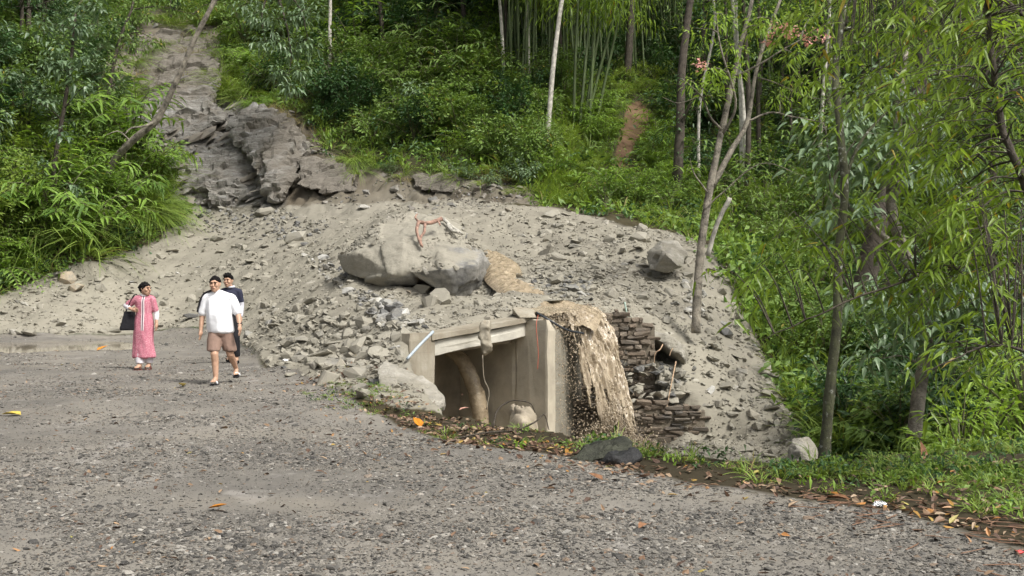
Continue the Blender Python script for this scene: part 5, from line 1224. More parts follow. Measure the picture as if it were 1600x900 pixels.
# slim trunks standing in the shade of the right-hand forest
rs = np.random.default_rng(91)
for k in range(26):
    px = rs.uniform(1070, 1420) if k < 18 else rs.uniform(500, 960); py = rs.uniform(190, 300) if k < 18 else rs.uniform(60, 150); Yk = float(cast([px], [py], 28, 70)[0])
    if not np.isfinite(Yk): continue
    b = at(px, py, Yk); ln = rs.normal(0, .5); H = rs.uniform(7, 11); rr0 = rs.uniform(.06, .12)
    me, _ = trunk_mesh('trunk', [b - [0, 0, .3], b + [ln * .3, 0, H * .35], b + [ln * .7 + rs.normal(0, .2), 0, H * .7], b + [ln, 0, H]], [rr0, rr0 * .85, rr0 * .7, rr0 * .45], M['bark_dark' if k % 3 else 'bark_pale'], 24, 7, .05, k, b)
    t_ = empty('slim_tree', tuple(b)); tag(t_, 'slim %s trunk among the shaded forest undergrowth' % ('dark' if k % 3 else 'pale'), 'tree', 'slim %s trunks in the forest' % ('dark' if k % 3 else 'pale')); obj('trunk', me, t_)
    lv = [cluster(rs, np.array([ln + rs.normal(0, .9), rs.normal(0, .9), H * rs.uniform(.55, 1.05)]), .8, 70, .17, .07, .45)[0] for q in range(9)]; V, F = cat_leaves(lv); obj('crown', mkmesh('crown', V, F, M['leaf_dark' if k % 2 else 'leaf_mid']), t_)
tree('scar_tree', 'small leafy tree overhanging the head of the rock scar', [(168,150,43.3),(176,110,43.6),(188,60,44.0),(205,15,44.4),(215,-30,44.8)], [.08,.07,.06,.05,.04], [([(188,60,44.0),(215,50,43.8),(240,62,43.7)], .03, .01), ([(205,15,44.4),(250,10,44.4),(300,22,44.6)], .03, .01)],
     [(185,40,43.8,.7,130),(210,70,43.8,.6,110),(240,60,43.7,.45,80),(180,95,43.4,.55,100),(215,15,44.4,.8,150),(255,12,44.4,.6,110),(300,20,44.6,.55,100),(335,5,45.3,.6,110),(172,140,43.2,.4,60),(270,-10,44.8,.8,140)], 'leaf_mid', 'bark_dark', .17, .075, 29, .5)
# leaning dead pole beside the slender tree
me, C = trunk_mesh('pole', [at(1106, 400, 23.6), at(1120, 350, 23.5), at(1139, 308, 23.4)], [.055, .05, .05], M['bark_pale'], 14, 8, .05, 4)
tag(obj('dead_pole', me), 'short grey broken pole leaning beside the slender debris tree', 'pole')

# ------------------------------------------------------------------ bamboo grove on the hill
def culm_shape(seed, H=13.0, r0=.055, lean=.05):
    r = np.random.default_rng(seed); n = 40; z = np.linspace(0, H, n); a = r.uniform(0, 6.283); b = lean * H * (z / H) ** 2.2
    C = np.stack([math.cos(a) * b, math.sin(a) * b, z], -1)
    R = r0 * (1 - .7 * (z / H)) * (1 + .12 * (np.arange(n) % 4 == 0))
    lv = []
    for k in range(34):  # crown leaves above the view, thickened to darken the grove below
        t = r.uniform(.36, 1); i = int(t * (n - 1)); l, _ = cluster(r, C[i] + rdir(r, 1)[0] * np.array([.9, .9, .4]), .8, 30, .28, .045, .8, 2); lv.append(l)
    return merge([tube(C, R, 7)]), cat_leaves(lv)
BAM = [plant_proto('bamboo', culm_shape(600 + k, 13, .06, (.04, .10, .16, .07)[k]), 'leaf_bamboo', 'culm') for k in range(4)]
rb = np.random.default_rng(31)
A = region([(785, 0), (1075, 0), (1075, 95), (1035, 125), (940, 130), (890, 150), (785, 165)], 210, 40, 80)
P, _, _ = on_ground(A[:, 0], A[:, 1], -.1)
for p in P: put_plant('bamboo', BAM[rb.integers(4)], p, (.8, .8, rb.uniform(.8, 1.15)), rb.uniform(0, 6.28), (rb.normal(0, .05), rb.normal(0, .05)), 'tall green bamboo culm in the grove on the hill', 'bamboo', 'bamboo grove on the hill')
for px, py, Y, ly in ((905, 175, 44, .10), (912, 165, 44.5, .16), (920, 170, 44.2, .06), (932, 160, 45, .2), (896, 172, 44, .02), (918, 150, 45, .24)):
    p = gz(px, py, Y); put_plant('bamboo', BAM[rb.integers(4)], p, (1.1, 1.1, 1.0), 0, (rb.normal(0, .03), ly), 'yellowish bamboo culm leaning beside the white-barked tree', 'bamboo', 'leaning bamboo clump')
A = region([(1085, 30), (1340, 30), (1340, 190), (1200, 200), (1085, 150)], 36, 34, 80); P, _, _ = on_ground(A[:, 0], A[:, 1], -.1)
for p in P: put_plant('bamboo', BAM[rb.integers(4)], p, (.9, .9, rb.uniform(.7, 1.0)), rb.uniform(0, 6.28), (rb.normal(0, .08), rb.normal(0, .08)), 'bamboo culm in the shade of the right-hand forest', 'bamboo', 'bamboo in the right-hand forest')

# ------------------------------------------------------------------ forest trees
def forest_tree_shape(seed, H=8.0, R=2.3, n=2600, L=.17, W=.07):
    r = np.random.default_rng(seed); C = curve([(0, 0, -.3), (.1, 0, H * .3), (-.15, .1, H * .6), (.1, 0, H * .92)], 16); st = [tube(C, np.linspace(.16, .04, 16), 8, .05, seed)]; lv = []
    nb = 20
    for k in range(nb):
        t = r.uniform(.28, .95); b = C[int(t * 15)]; a = r.uniform(0, 6.283); q = R * (1.1 - .65 * abs(t - .55)) * r.uniform(.5, 1)
        e = b + np.array([math.cos(a) * q, math.sin(a) * q, r.uniform(-.2, .7)]); st.append(tube(curve([b, (b + e) / 2 + [0, 0, .2], e], 7), np.linspace(.05, .015, 7), 5, cap=False))
        lv.append(cluster(r, e, .75, n // nb, L, W, .45, 2)[0])
    return merge(st), cat_leaves(lv)
FT = {'mid': [plant_proto('forest_tree', forest_tree_shape(700 + k), 'leaf_mid', 'bark_dark') for k in range(2)], 'dark': [plant_proto('forest_tree', forest_tree_shape(710 + k, 9, 2.6, 2800), 'leaf_dark', 'bark_dark') for k in range(2)]}
def forest(poly, n, kinds, label, y0, y1, s0, s1, world=None):
    if world is None: A = region(poly, n, y0, y1)
    else: A = np.array(world, float)
    P, _, _ = on_ground(A[:, 0], A[:, 1], -.1)
    for p in P:
        k = kinds[rb.integers(len(kinds))]
        o = obj('forest_tree', FT[k][rb.integers(2)][0], None, tuple(p), (0, 0, rb.uniform(0, 6.28)), rb.uniform(s0, s1)); tag(o, label, 'tree', label)
        obj('crown', FT[k][0][1] if False else FT[k][rb.integers(2)][1], o)
forest([(1090, 60), (1700, 40), (1700, 280), (1350, 280), (1090, 220)], 34, ('dark', 'dark', 'dark', 'mid'), 'leafy forest tree on the shaded right-hand slope', 32, 70, .6, 1.05)
forest([(500, 0), (800, 0), (800, 80), (560, 60)], 13, ('dark', 'mid'), 'leafy forest tree at the top of the middle slope', 44, 80, .6, .9)
forest([(-60, 0), (130, 0), (130, 90), (-60, 120)], 7, ('dark', 'mid'), 'leafy forest tree at the top of the left bank', 38, 60, .5, .8)
forest(None, 0, ('dark', 'mid'), 'tall forest tree on the ridge, added to block back light', 0, 0, 1.0, 1.6, [(x + rb.normal(0, 1.2), 62 + rb.uniform(-3, 9)) for x in np.linspace(-32, 34, 22)])  # ridge trees mostly above the view, put in to cut light from behind
forest(None, 0, ('dark', 'mid'), 'forest tree standing beyond the ravine', 0, 0, .7, 1.1, [(11.5, 22), (14, 25.5), (13.2, 19), (16.5, 22), (12.5, 28.5), (17.5, 29), (15.5, 33)])

# ------------------------------------------------------------------ bamboo hanging into the view on the right
def spray(r, p, d, L, nl, leafL=.14, leafW=.026):
    """drooping bamboo twig with leaves; returns tube and leaves"""
    s = np.linspace(0, 1, 9); d = unit(np.asarray(d, float))
    C = p + d * (L * s)[:, None] + np.array([0, 0, -1.0]) * (L * .55 * s ** 2)[:, None]
    t = np.sort(r.uniform(.12, 1, nl)); q = t * 8; i = np.clip(q.astype(int), 0, 7); f = (q - i)[:, None]; b = C[i] * (1 - f) + C[i + 1] * f
    tan = unit(C[i + 1] - C[i]); sd_ = rdir(r, nl) * np.array([1, 1, .4])
    lv = leaves(b + r.normal(0, .012, b.shape), unit(tan * .6 + sd_ * 1.1 + np.array([0, 0, -.25])), unit(rdir(r, nl, 1.2)), leafL * r.uniform(.55, 1.2, nl), leafW * r.uniform(.7, 1.25, nl), 3, .28, .3)
    return tube(C, np.linspace(.0035, .0015, 9), 3, cap=False), lv
def hanging_bamboo(label, culm, radii, sprays, seed, leafmat='leaf_bamboo', group=None):
    r = np.random.default_rng(seed); pts = [at(*p) for p in culm]; base = pts[0]
    root = empty('bamboo', tuple(base)); tag(root, label, 'bamboo', group)
    me, C = trunk_mesh('culm', pts, radii, M['bark_dark'], 40, 8, .03, seed, base); obj('culm', me, root)
    tw, lv = [], []
    for px, py, Y, dx, L, nl in sprays:
        p = at(px, py, Y); j = C[np.argmin(((C - p) ** 2).sum(1))]
        if np.linalg.norm(p - j) > .05: tw.append(tube(curve([j, (j + p) / 2 + [0, 0, .1 * np.linalg.norm(p - j)], p], 8), np.linspace(.008, .003, 8), 4, cap=False))
        t, l = spray(r, p, np.array([dx, r.normal(0, .4), r.uniform(-.3, .35)]), L, nl); tw.append(t); lv.append(l)
    V, F = merge(tw); obj('branches', mkmesh('branches', V - base, F, M['bark_dark']), root)
    V, F = cat_leaves(lv); obj('foliage', mkmesh('foliage', V - base, F, M[leafmat]), root)
    return root
def sprays_in(r, poly, n, y0, y1, L0=.45, L1=.9, nl=16, dx=-.6):
    xs = [p[0] for p in poly]; ys = [p[1] for p in poly]; out = []
    while len(out) < n:
        px, py = r.uniform(min(xs), max(xs)), r.uniform(min(ys), max(ys))
        if in_poly(np.array([px]), np.array([py]), poly)[0]: out.append((px, py, r.uniform(y0, y1), dx + r.normal(0, .7), r.uniform(L0, L1), int(nl * r.uniform(.7, 1.4))))
    return out
rh = np.random.default_rng(41)
hanging_bamboo('dense dark bamboo hanging down along the right edge', [(1720, 820, 8.6), (1690, 600, 8.7), (1650, 420, 8.8), (1598, 270, 8.9), (1572, 190, 9), (1555, 60, 9.1), (1540, -120, 9.2)], [.035, .035, .035, .033, .03, .026, .02],
     sprays_in(rh, [(1480, -60), (1640, -60), (1640, 330), (1560, 420), (1500, 330), (1450, 150)], 120, 8.2, 10.0), 51)
hanging_bamboo('arching bamboo with leaves drooping from the top right', [(1760, 760, 10.2), (1740, 400, 10.2), (1680, 150, 10.2), (1580, 10, 10.1), (1450, -60, 10), (1350, -70, 9.9)], [.03, .03, .028, .024, .016, .01],
     sprays_in(rh, [(1400, -60), (1560, -60), (1560, 150), (1480, 260), (1430, 220), (1400, 80)], 62, 9.3, 10.8) + sprays_in(rh, [(1290, -60), (1420, -60), (1420, 120), (1370, 190), (1300, 100)], 26, 9.5, 10.6, .4, .7, 14), 53)
hanging_bamboo('thin bamboo stem drooping far out to the left over the ravine', [(1740, 700, 9.4), (1700, 480, 9.3), (1600, 420, 9.2), (1480, 425, 9.1), (1350, 465, 9.0), (1250, 510, 8.9), (1190, 545, 8.9)], [.02, .02, .016, .012, .009, .006, .003],
     [(1150 + q * 22, 395 + 22 * math.sin(q * 1.7) + (8 - q) * 4, 9.0 + .1 * math.sin(q * 2.3), -.5, .4, 11) for q in range(10)] + [(1240 + q * 26, 330 + 30 * math.sin(q * 2.1), 9.4, -.5, .45, 12) for q in range(8)] + sprays_in(rh, [(1330, 330), (1480, 300), (1600, 380), (1600, 470), (1450, 470), (1340, 440)], 36, 8.7, 9.8, .35, .7, 13), 55)
hanging_bamboo('bamboo branch reaching in low from the right edge', [(1760, 740, 8.2), (1680, 600, 8.2), (1600, 548, 8.1), (1540, 540, 8.1), (1500, 560, 8.0), (1440, 590, 8.0)], [.016, .015, .012, .009, .006, .003],
     sprays_in(rh, [(1480, 480), (1620, 440), (1620, 560), (1500, 570)], 18, 7.9, 8.8, .3, .6, 9) + sprays_in(rh, [(1500, 260), (1640, 330), (1640, 450), (1520, 420)], 34, 8.2, 9.6, .4, .8, 14), 57)
hanging_bamboo('bamboo branch with pale green leaves over the upper right corner', [(1780, 300, 11.5), (1720, 60, 11.5), (1600, -60, 11.4), (1480, -110, 11.3), (1330, -120, 11.2)], [.025, .025, .02, .014, .008],
     sprays_in(rh, [(1300, -70), (1620, -70), (1620, 120), (1420, 60), (1300, 20)], 60, 10.8, 12, .5, .9, 15), 59, 'leaf_yellow')
# bright young bamboo-like shrubs just past the verge
BR = [plant_proto('shrub', shrub_shape(800 + k, .55, 1.15, 330, .17, .032, .5, 12, 3), 'leaf_bright') for k in range(2)]
for k, (px, py, Y, s) in enumerate([(1400, 690, 12.2, .75), (1440, 670, 12.6, .95), (1480, 640, 13, 1.1), (1530, 660, 12.5, 1.05), (1575, 620, 13, 1.2), (1605, 640, 12.3, 1.1), (1545, 590, 14, 1.2), (1500, 690, 11.8, .8)]):
    p = gz(px, py, Y); put_plant('leafy_shrub', BR[k % 2], p, s * 1.25, k * 1.3, (0, 0), 'lime-green narrow-leaved shrub just beyond the grass verge', 'shrub', 'lime-green shrubs beyond the verge')

# ------------------------------------------------------------------ verge: grass, weeds, dead leaves
gp = [mkmesh('tuft', *blade_shape(130 + k, 26, .20, .010, .08, 1.0, .9), M['leaf_grass']) for k in range(3)]
for k in range(3):
    rr_ = np.random.default_rng(520 + k); m = 22; p = rr_.normal(0, .06, (m, 3)) * np.array([1, 1, .5]) + [0, 0, .07]
    gp.append(mkmesh('weed', *leaves(p, rdir(rr_, m, .3), unit(np.array([0, 0, 1.0]) + .4 * rr_.normal(0, 1, (m, 3))), rr_.uniform(.04, .09, m), rr_.uniform(.018, .032, m), 2, .3), M[('leaf_mid', 'leaf_fern', 'leaf_dark')[k]]))
VG = proto_set('verge_tuft', gp)
VERGE = [(0.6, 9.75), (1.5, 8.25), (2.6, 7.3), (3.0, 6.1), (3.4, 4), (9, 3), (9, 12), (6, 12.2), (3.6, 10.3), (2.7, 9.7), (1.9, 9.9), (1.2, 10.2), (.75, 10.5)]
n = 9000; x = rb.uniform(.2, 8, n); y = rb.uniform(4, 12.5, n)
dr = poly_dist(x, y, EDGE)
den = sstep(.2, 1.0, dr) * (.2 + .8 * (fbm(x * 1.1, y * 1.1, 97, 3) > -.05)) * np.where(x > 2.8, .75, .95)
ok = in_poly(x, y, VERGE) & (rb.random(n) < den); x, y = x[ok], y[ok]; P, rx, ry = on_ground(x, y, -.01, .7); m = len(x)
scatter('grass', VG, P, np.stack([rx + rb.normal(0, .15, m), ry + rb.normal(0, .15, m), rb.uniform(0, 6.28, m)], -1), rb.uniform(.5, 1.25, m), rb.integers(0, 6, m), 'low grass and weeds along the road verge')
# yellowish moss and grass patch at the road edge below the debris
n = 230; x = rb.normal(-2.0, .35, n); y = rb.normal(15.2, .9, n); ok = (poly_dist(x, y, EDGE) < .55); x, y = x[ok], y[ok]; P, rx, ry = on_ground(x, y, -.01, .7); m = len(x)
scatter('grass', VG, P, np.stack([rx, ry, rb.uniform(0, 6.28, m)], -1), rb.uniform(.3, .6, m), rb.integers(0, 6, m), 'yellowish grass patch at the road edge')
# strips of bark and straw on the brown corner of the verge
STRAW = simple_mat('bark_strip', (.15, .085, .052), .8, .4, 20); bs = []
for k in range(3):
    v, f = merge([tube(curve([(-.5, 0, 0), (-.15, .03 * (k - 1), .02), (.2, -.03, .015), (.5, .02 * k, 0)], 8), [.02, .03, .03, .028, .03, .025, .02, .008], 4)]); bs.append(mkmesh('strip', v * np.array([1, 1, .5]), f, STRAW))
n = 300; x = rb.uniform(2.0, 4.2, n); y = rb.uniform(5, 8.2, n); dd = poly_dist(x, y, EDGE); ok = dd < .5; x, y = x[ok], y[ok]; P, rx, ry = on_ground(x, y, .012, .7); m = len(x)
scatter('leaf_litter', proto_set('bark_strip', bs), P, np.stack([rx, ry, rb.normal(0.1, 1.3, m)], -1), rb.uniform(.06, .26, m), rb.integers(0, 3, m), 'strips of bark and straw on the brown corner of the verge')
# dead leaves
lm = []
for k in range(5):
    v, f = leaves(np.array([[0, -.5, 0.0]]), np.array([[0, 1.0, 0.05]]), np.array([[0, 0, 1.0]]), 1.0, (.5, .4, .6, .3, .45)[k], 3, (.12, -.15, .2, .05, .3)[k], .45, (.2, .3, -.15, .25, .1)[k]); lm.append(mkmesh('dead_leaf', v, f, M['litter']))
LIT = proto_set('fallen_leaf', lm)
def litter(name, x, y, s0, s1, label, lift=.012):
    P, rx, ry = on_ground(x, y, lift, .9); m = len(x)
    scatter(name, LIT, P, np.stack([rx + rb.normal(0, .3, m), ry + rb.normal(0, .3, m), rb.uniform(0, 6.28, m)], -1), rb.uniform(s0, s1, m), rb.integers(0, 5, m), label)
t = rb.uniform(0, 1, 2600); i = np.clip(rb.integers(3, 15, 2600), 4, 10); i = np.where(i > 8, rb.integers(4, 11, 2600), i); E = np.array(EDGE); c = E[i] * (1 - t)[:, None] + E[i + 1] * t[:, None]
w = np.where(i < 8, .42, .26) * rb.choice([.6, 1.0, 2.0], 2600); c = c + rb.normal(0, 1, (2600, 2)) * w[:, None] + np.where(i < 8, .25, .12)[:, None] * np.array([1, .3])
c = c[rb.random(len(c)) < .25 + 1.1 * np.clip(fbm(c[:, 0] * 1.4, c[:, 1] * 1.4, 99, 3) + .25, 0, 1)]
RIM = [(-2.0, 14.6), (-1.1, 12.0), (-.6, 10.75), (.45, 9.8), (.9, 9.5), (1.2, 10.1), (.78, 10.9), (.5, 11.9), (-.15, 12.6), (-.8, 13.4), (-1.3, 14.6)]
n = 5200; x = rb.uniform(-2.2, 1.4, n); y = rb.uniform(9.3, 14.8, n); ok = in_poly(x, y, RIM) & (rb.random(n) < .45 + .6 * fbm(x * 2, y * 2, 98, 3)); c = np.vstack([c, np.stack([x[ok], y[ok]], -1)])
litter('leaf_litter', c[:, 0], c[:, 1], .03, .105, 'brown dead leaves gathered along the road edge')
n = 70; x = rb.uniform(-1.6, 1.2, n); y = rb.uniform(9.6, 14, n); ok = in_poly(x, y, RIM); x, y = x[ok], y[ok]; P, rx, ry = on_ground(x, y, -.01, .7); m = len(x)
scatter('grass', VG, P, np.stack([rx, ry, rb.uniform(0, 6.28, m)], -1), rb.uniform(.5, 1.0, m), rb.integers(0, 6, m), 'weeds sprouting through the leaf litter at the gully rim')
n = 1500; y = rb.uniform(5, 27, n) ** 1.0; x = rb.uniform(-.5, .32, n) * y; ok = in_poly(x, y, ROADP); litter('leaf_litter', x[ok], y[ok], .02, .075, 'bits of dead leaf strewn over the gravel road')
n = 1100; x = rb.uniform(1.2, 6, n); y = rb.uniform(5, 9.8, n); ok = ~in_poly(x, y, ROADP) & (y < 9.6); litter('leaf_litter', x[ok], y[ok], .03, .10, 'dead leaves on the verge by the right edge', .03)

# ------------------------------------------------------------------ people
_ico = bmesh.new(); bmesh.ops.create_icosphere(_ico, subdivisions=2, radius=1.0); ICO = np.array([v.co for v in _ico.verts]); _ico.free()
def cap(p0, r0, p1=None, r1=None):
    """closed tapered capsule / ellipsoid"""
    a = ICO * np.asarray(r0) + np.asarray(p0, float)
    if p1 is None: return hull(a)
    return hull(np.vstack([a, ICO * np.asarray(r1 if r1 is not None else r0) + np.asarray(p1, float)]))
def chain(pts, rad): return [cap(pts[i], rad[i], pts[i + 1], rad[i + 1]) for i in range(len(pts) - 1)]
def hand(w, d, side, thumb, curl=.35, s=1.0):
    """palm, four unequal bent fingers and a thumb from the side of the palm; d: direction, side: across the palm, thumb: sign"""
    w = np.asarray(w, float); d = unit(np.asarray(d, float)); sd_ = unit(np.asarray(side, float) - d * np.dot(side, d)); nn = np.cross(d, sd_); out = []
    k = w + d * .085 * s
    out.append(cap(w + d * .012, .026 * s, w + d * .05 * s, .034 * s)); out.append(hull(np.vstack([ICO * .017 * s + k + sd_ * q * .033 * s for q in (-1, 1)] + [ICO * .02 * s + w + d * .03 * s + sd_ * q * .02 * s for q in (-1, 1)])))
    for q, L in ((-.034, .062), (-.0115, .074), (.0115, .078), (.034, .068)):
        b = k + sd_ * q * s; L *= s
        m = b + d * L * .5 + nn * curl * .012; e = m + unit(d + nn * curl) * L * .5
        out += chain([b - d * .01, m, e], [.0098 * s, .0092 * s, .0078 * s])
    tb = w + d * .03 * s + sd_ * thumb * .028 * s; tm = tb + unit(d * .7 + sd_ * thumb * .8) * .035 * s; te = tm + unit(d + nn * .3 + sd_ * thumb * .15) * .032 * s
    out += chain([tb, tm, te], [.0125 * s, .0105 * s, .0088 * s]); return out
def head(c, turn=0.0, s=1.0):
    """skull, jaw, nose, ears, brow; turn: yaw (0 faces the camera side)"""
    ct, sn = math.cos(turn), math.sin(turn)
    def q(x, y, z): return np.asarray(c, float) + s * np.array([x * ct - y * sn, x * sn + y * ct, z])
    p = [hull((ICO * np.array([.077, .098, .112])) @ np.array([[ct, sn, 0], [-sn, ct, 0], [0, 0, 1]]) * s + q(0, .005, .01)), cap(q(0, -.035, -.055), .062 * s, q(0, -.055, -.085), .038 * s), cap(q(0, -.098, .012), .010 * s, q(0, -.117, -.022), .015 * s)]
    p += [cap(q(0, -.097, -.055), (.024 * s, .012 * s, .010 * s)), cap(q(-.03, -.088, .036), .016 * s, q(.03, -.088, .036), .016 * s), cap(q(-.04, -.07, -.02), .028 * s), cap(q(.04, -.07, -.02), .028 * s)]
    for e in (-1, 1): p.append(cap(q(e * .079, .012, .012), (.011 * s, .018 * s, .028 * s), q(e * .076, .008, -.022), (.009 * s, .012 * s, .012 * s)))
    return p, q
def leg(hip, knee, ank, r=(.088, .06, .056, .036)):
    hip, knee, ank = (np.asarray(v, float) for v in (hip, knee, ank)); c = knee + (ank - knee) * .3 + np.array([0, .018, 0])
    return chain([hip, knee, c, ank], [r[0], r[1], r[2], r[3]])
def foot(ank, toe):
    ank = np.asarray(ank, float); toe = np.asarray(toe, float); out = [cap(ank, .036, ank + (toe - ank) * .45, .034), cap(ank + np.array([0, .035, -.035]), .028)]
    dr = unit(toe - ank); sd_ = unit(np.cross(dr, [0, 0, 1.0])); ball = ank + (toe - ank) * .62
    out.append(hull(np.vstack([ICO * np.array([.02, .02, .015]) + ball + sd_ * .022, ICO * np.array([.02, .02, .015]) + ball - sd_ * .022, ICO * .026 + ank + np.array([0, 0, -.03])])))
    for q, L in ((-.03, .7), (-.015, .8), (0, .9), (.014, .95), (.03, 1.0)): out.append(cap(ball + sd_ * q, .012, ank + (toe - ank) * (.72 + .24 * L) + sd_ * q * .95, .0095))
    return out
def sandal(root, ank, toe, mat, strapmat):
    ank = np.asarray(ank, float); toe = np.asarray(toe, float); dr = unit(toe - ank); sd_ = unit(np.cross(dr, [0, 0, 1.0])); up = np.cross(sd_, dr)
    heel = ank + np.array([0, .06, -.078]) if abs(dr[2]) < .75 else ank - dr * .02 - up * .07
    tip = toe - up * .026 + dr * .02
    pts = []
    for c, w in ((heel, .033), ((heel + tip) / 2, .036), (heel + (tip - heel) * .75, .05), (tip, .036)):
        for e in (-1, 1): pts += [c + sd_ * e * w, c + sd_ * e * w - up * .022]
    v, f = hull(pts); so = obj('sandal', mkmesh('sandal', v, f, mat), root)
    b = heel + (tip - heel) * .62
    arc = np.array([b + sd_ * math.cos(t) * .052 + up * (math.sin(t) * .058) for t in np.linspace(0, math.pi, 10)])
    v, f = merge([tube(arc, .013, 6)]); obj('strap', mkmesh('strap', v, f, strapmat, True), so)
SKIN = simple_mat('skin', (.44, .27, .185), .5, .12, 20)
HAIR = simple_mat('black_hair', (.010, .009, .009), .8, .3, 60, .5, .01, .1)
def cloth(name, col, var=.12, scale=14, bump=.25): return simple_mat(name, col, .85, var, scale, bump, .01, .2, True)
def fold(amp, sc, seed=0): return lambda P, N: P + N * (amp * fbm3(P, sc, seed, 3))[:, None]
def face_bits(root, q, smile=.02):
    e, bshape = mkmesh('eye', *cap((0, 0, 0), (.013, .006, .006)), HAIR), None
    for sx in (-1, 1):
        p = q(sx * .032, -.099, .014); obj('eye', e, root, tuple(p))
        p = q(sx * .033, -.104, .034); obj('eyebrow', mkmesh('eyebrow', *cap(p - np.array([.02, 0, 0]), .005, p + np.array([.02, 0, 0]), .004), HAIR), root)
    obj('mouth', mkmesh('mouth', *cap(q(-smile, -.108, -.055), .005, q(smile, -.108, -.055), .005), simple_mat('lips', (.30, .12, .10), .5, .1)), root)
def hair_cap(root, q, extra=(), s=1.0, turn=0.0, low=-.02):
    ct, sn = math.cos(turn), math.sin(turn); Rm = np.array([[ct, sn, 0], [-sn, ct, 0], [0, 0, 1]])
    P = ICO * np.array([.086, .104, .112]); P[:, 2] = np.maximum(P[:, 2], low); P[:, 2] = np.where(P[:, 1] < -.04, np.maximum(P[:, 2], .038), P[:, 2]); P[:, 1] = np.maximum(P[:, 1], -.088)
    pr = [hull(P @ Rm * s * 1.06 + q(0, .016, .024))] + list(extra)
    obj('hair', remeshed('hair', pr, .006, 1, HAIR, fold(.016, 55, 3)), root)
def person(label, prims, px, py, Y, rot=0.0):
    p = at(px, py, Y); z = float(GRID(p[0:1], p[1:2])[0])
    me = remeshed('person', prims, .007, 1, SKIN); o = obj('person', me, None, (p[0], p[1], z + .012), (0, 0, rot)); return tag(o, label, 'person')

def man():
    hp, q = head((-.08, -.035, 1.53)); B = list(hp)
    B += chain([(-.06, .01, 1.36), (-.078, -.012, 1.46)], [.066, .06])
    B += chain([(-.035, 0, 1.27), (-.01, -.015, 1.02), (0, 0, .88)], [(.185, .105, .10), (.175, .14, .12), (.165, .12, .10)]) + chain([(-.22, 0, 1.33), (.155, 0, 1.315)], [.068, .068])
    eR, wR = (-.292, .03, 1.06), (-.298, -.04, .825); B += chain([(-.235, 0, 1.32), eR, wR], [.056, .046, .03]) + hand(wR, (-.02, -.12, -1), (0, -1, .1), 1)
    eL, wL = (.27, .0, 1.07), (.325, -.13, .895); B += chain([(.175, 0, 1.305), eL, wL], [.056, .046, .03]) + hand(wL, (.12, -.35, -1), (0, -1, .3), 1)
    kF, aF, tF = (-.045, -.20, .46), (-.022, -.20, .085), (-.03, -.36, .045); kB, aB, tB = (.15, -.02, .45), (.175, .25, .20), (.20, .14, .115)
    B += leg((-.085, 0, .84), kF, aF) + leg((.09, 0, .84), kB, aB) + foot(aF, tF) + foot(aB, tB)
    o = person('person in a white t-shirt and brown shorts striding along the gravel road', B, 345, 598, 17.05)
    white = cloth('white_shirt', (.80, .81, .84), .06); brown = cloth('brown_shorts', (.215, .145, .115)); black = cloth('black_trim', (.02, .02, .024))
    sh = chain([(-.035, -.002, 1.29), (-.02, -.015, 1.06), (0, -.005, .80)], [(.205, .125, .09), (.205, .168, .10), (.212, .155, .045)]) + chain([(-.215, 0, 1.335), (-.06, .005, 1.375), (.15, 0, 1.32)], [.078, .082, .078])
    sh += chain([(-.23, 0, 1.32), (-.285, .025, 1.10)], [.078, .076]) + chain([(.17, 0, 1.305), (.258, .0, 1.11)], [.078, .076])
    obj('t_shirt', remeshed('t_shirt', sh, .012, 2, white, fold(.016, 6, 2)), o)
    st = np.array([(-.10, -.035, 1.452), (-.17, -.045, 1.424), (-.245, -.05, 1.385), (-.30, -.035, 1.30), (-.335, -.02, 1.20), (-.358, -.01, 1.10)])
    v, f = merge([tube(curve(st, 14), .017, 6)]); obj('shoulder_stripe', mkmesh('shoulder_stripe', v, f, black, True), o)
    so = chain([(0, 0, .86), (0, 0, .76)], [(.178, .135, .05), (.185, .14, .06)]) + chain([(-.085, -.01, .78), (-.07, -.15, .52)], [(.105, .11, .08), (.112, .112, .03)]) + chain([(.09, 0, .78), (.145, -.015, .51)], [(.105, .11, .08), (.112, .112, .03)])
    obj('shorts', remeshed('shorts', so, .012, 2, brown, fold(.012, 8, 4)), o)
    hair_cap(o, q, (), .98, 0, .005); face_bits(o, q)
    sandal(o, aF, tF, black, white); sandal(o, aB, tB, black, white)
    arc = np.array([np.array(wL) + np.array([math.cos(t) * .037, math.sin(t) * .037, math.sin(t) * .012]) + np.array([-.012, .03, .04]) for t in np.linspace(0, 2 * math.pi, 13)])
    v, f = merge([tube(arc, .011, 5, cap=False)]); obj('wrist_watch', mkmesh('wrist_watch', v, f, black, True), o)
man()

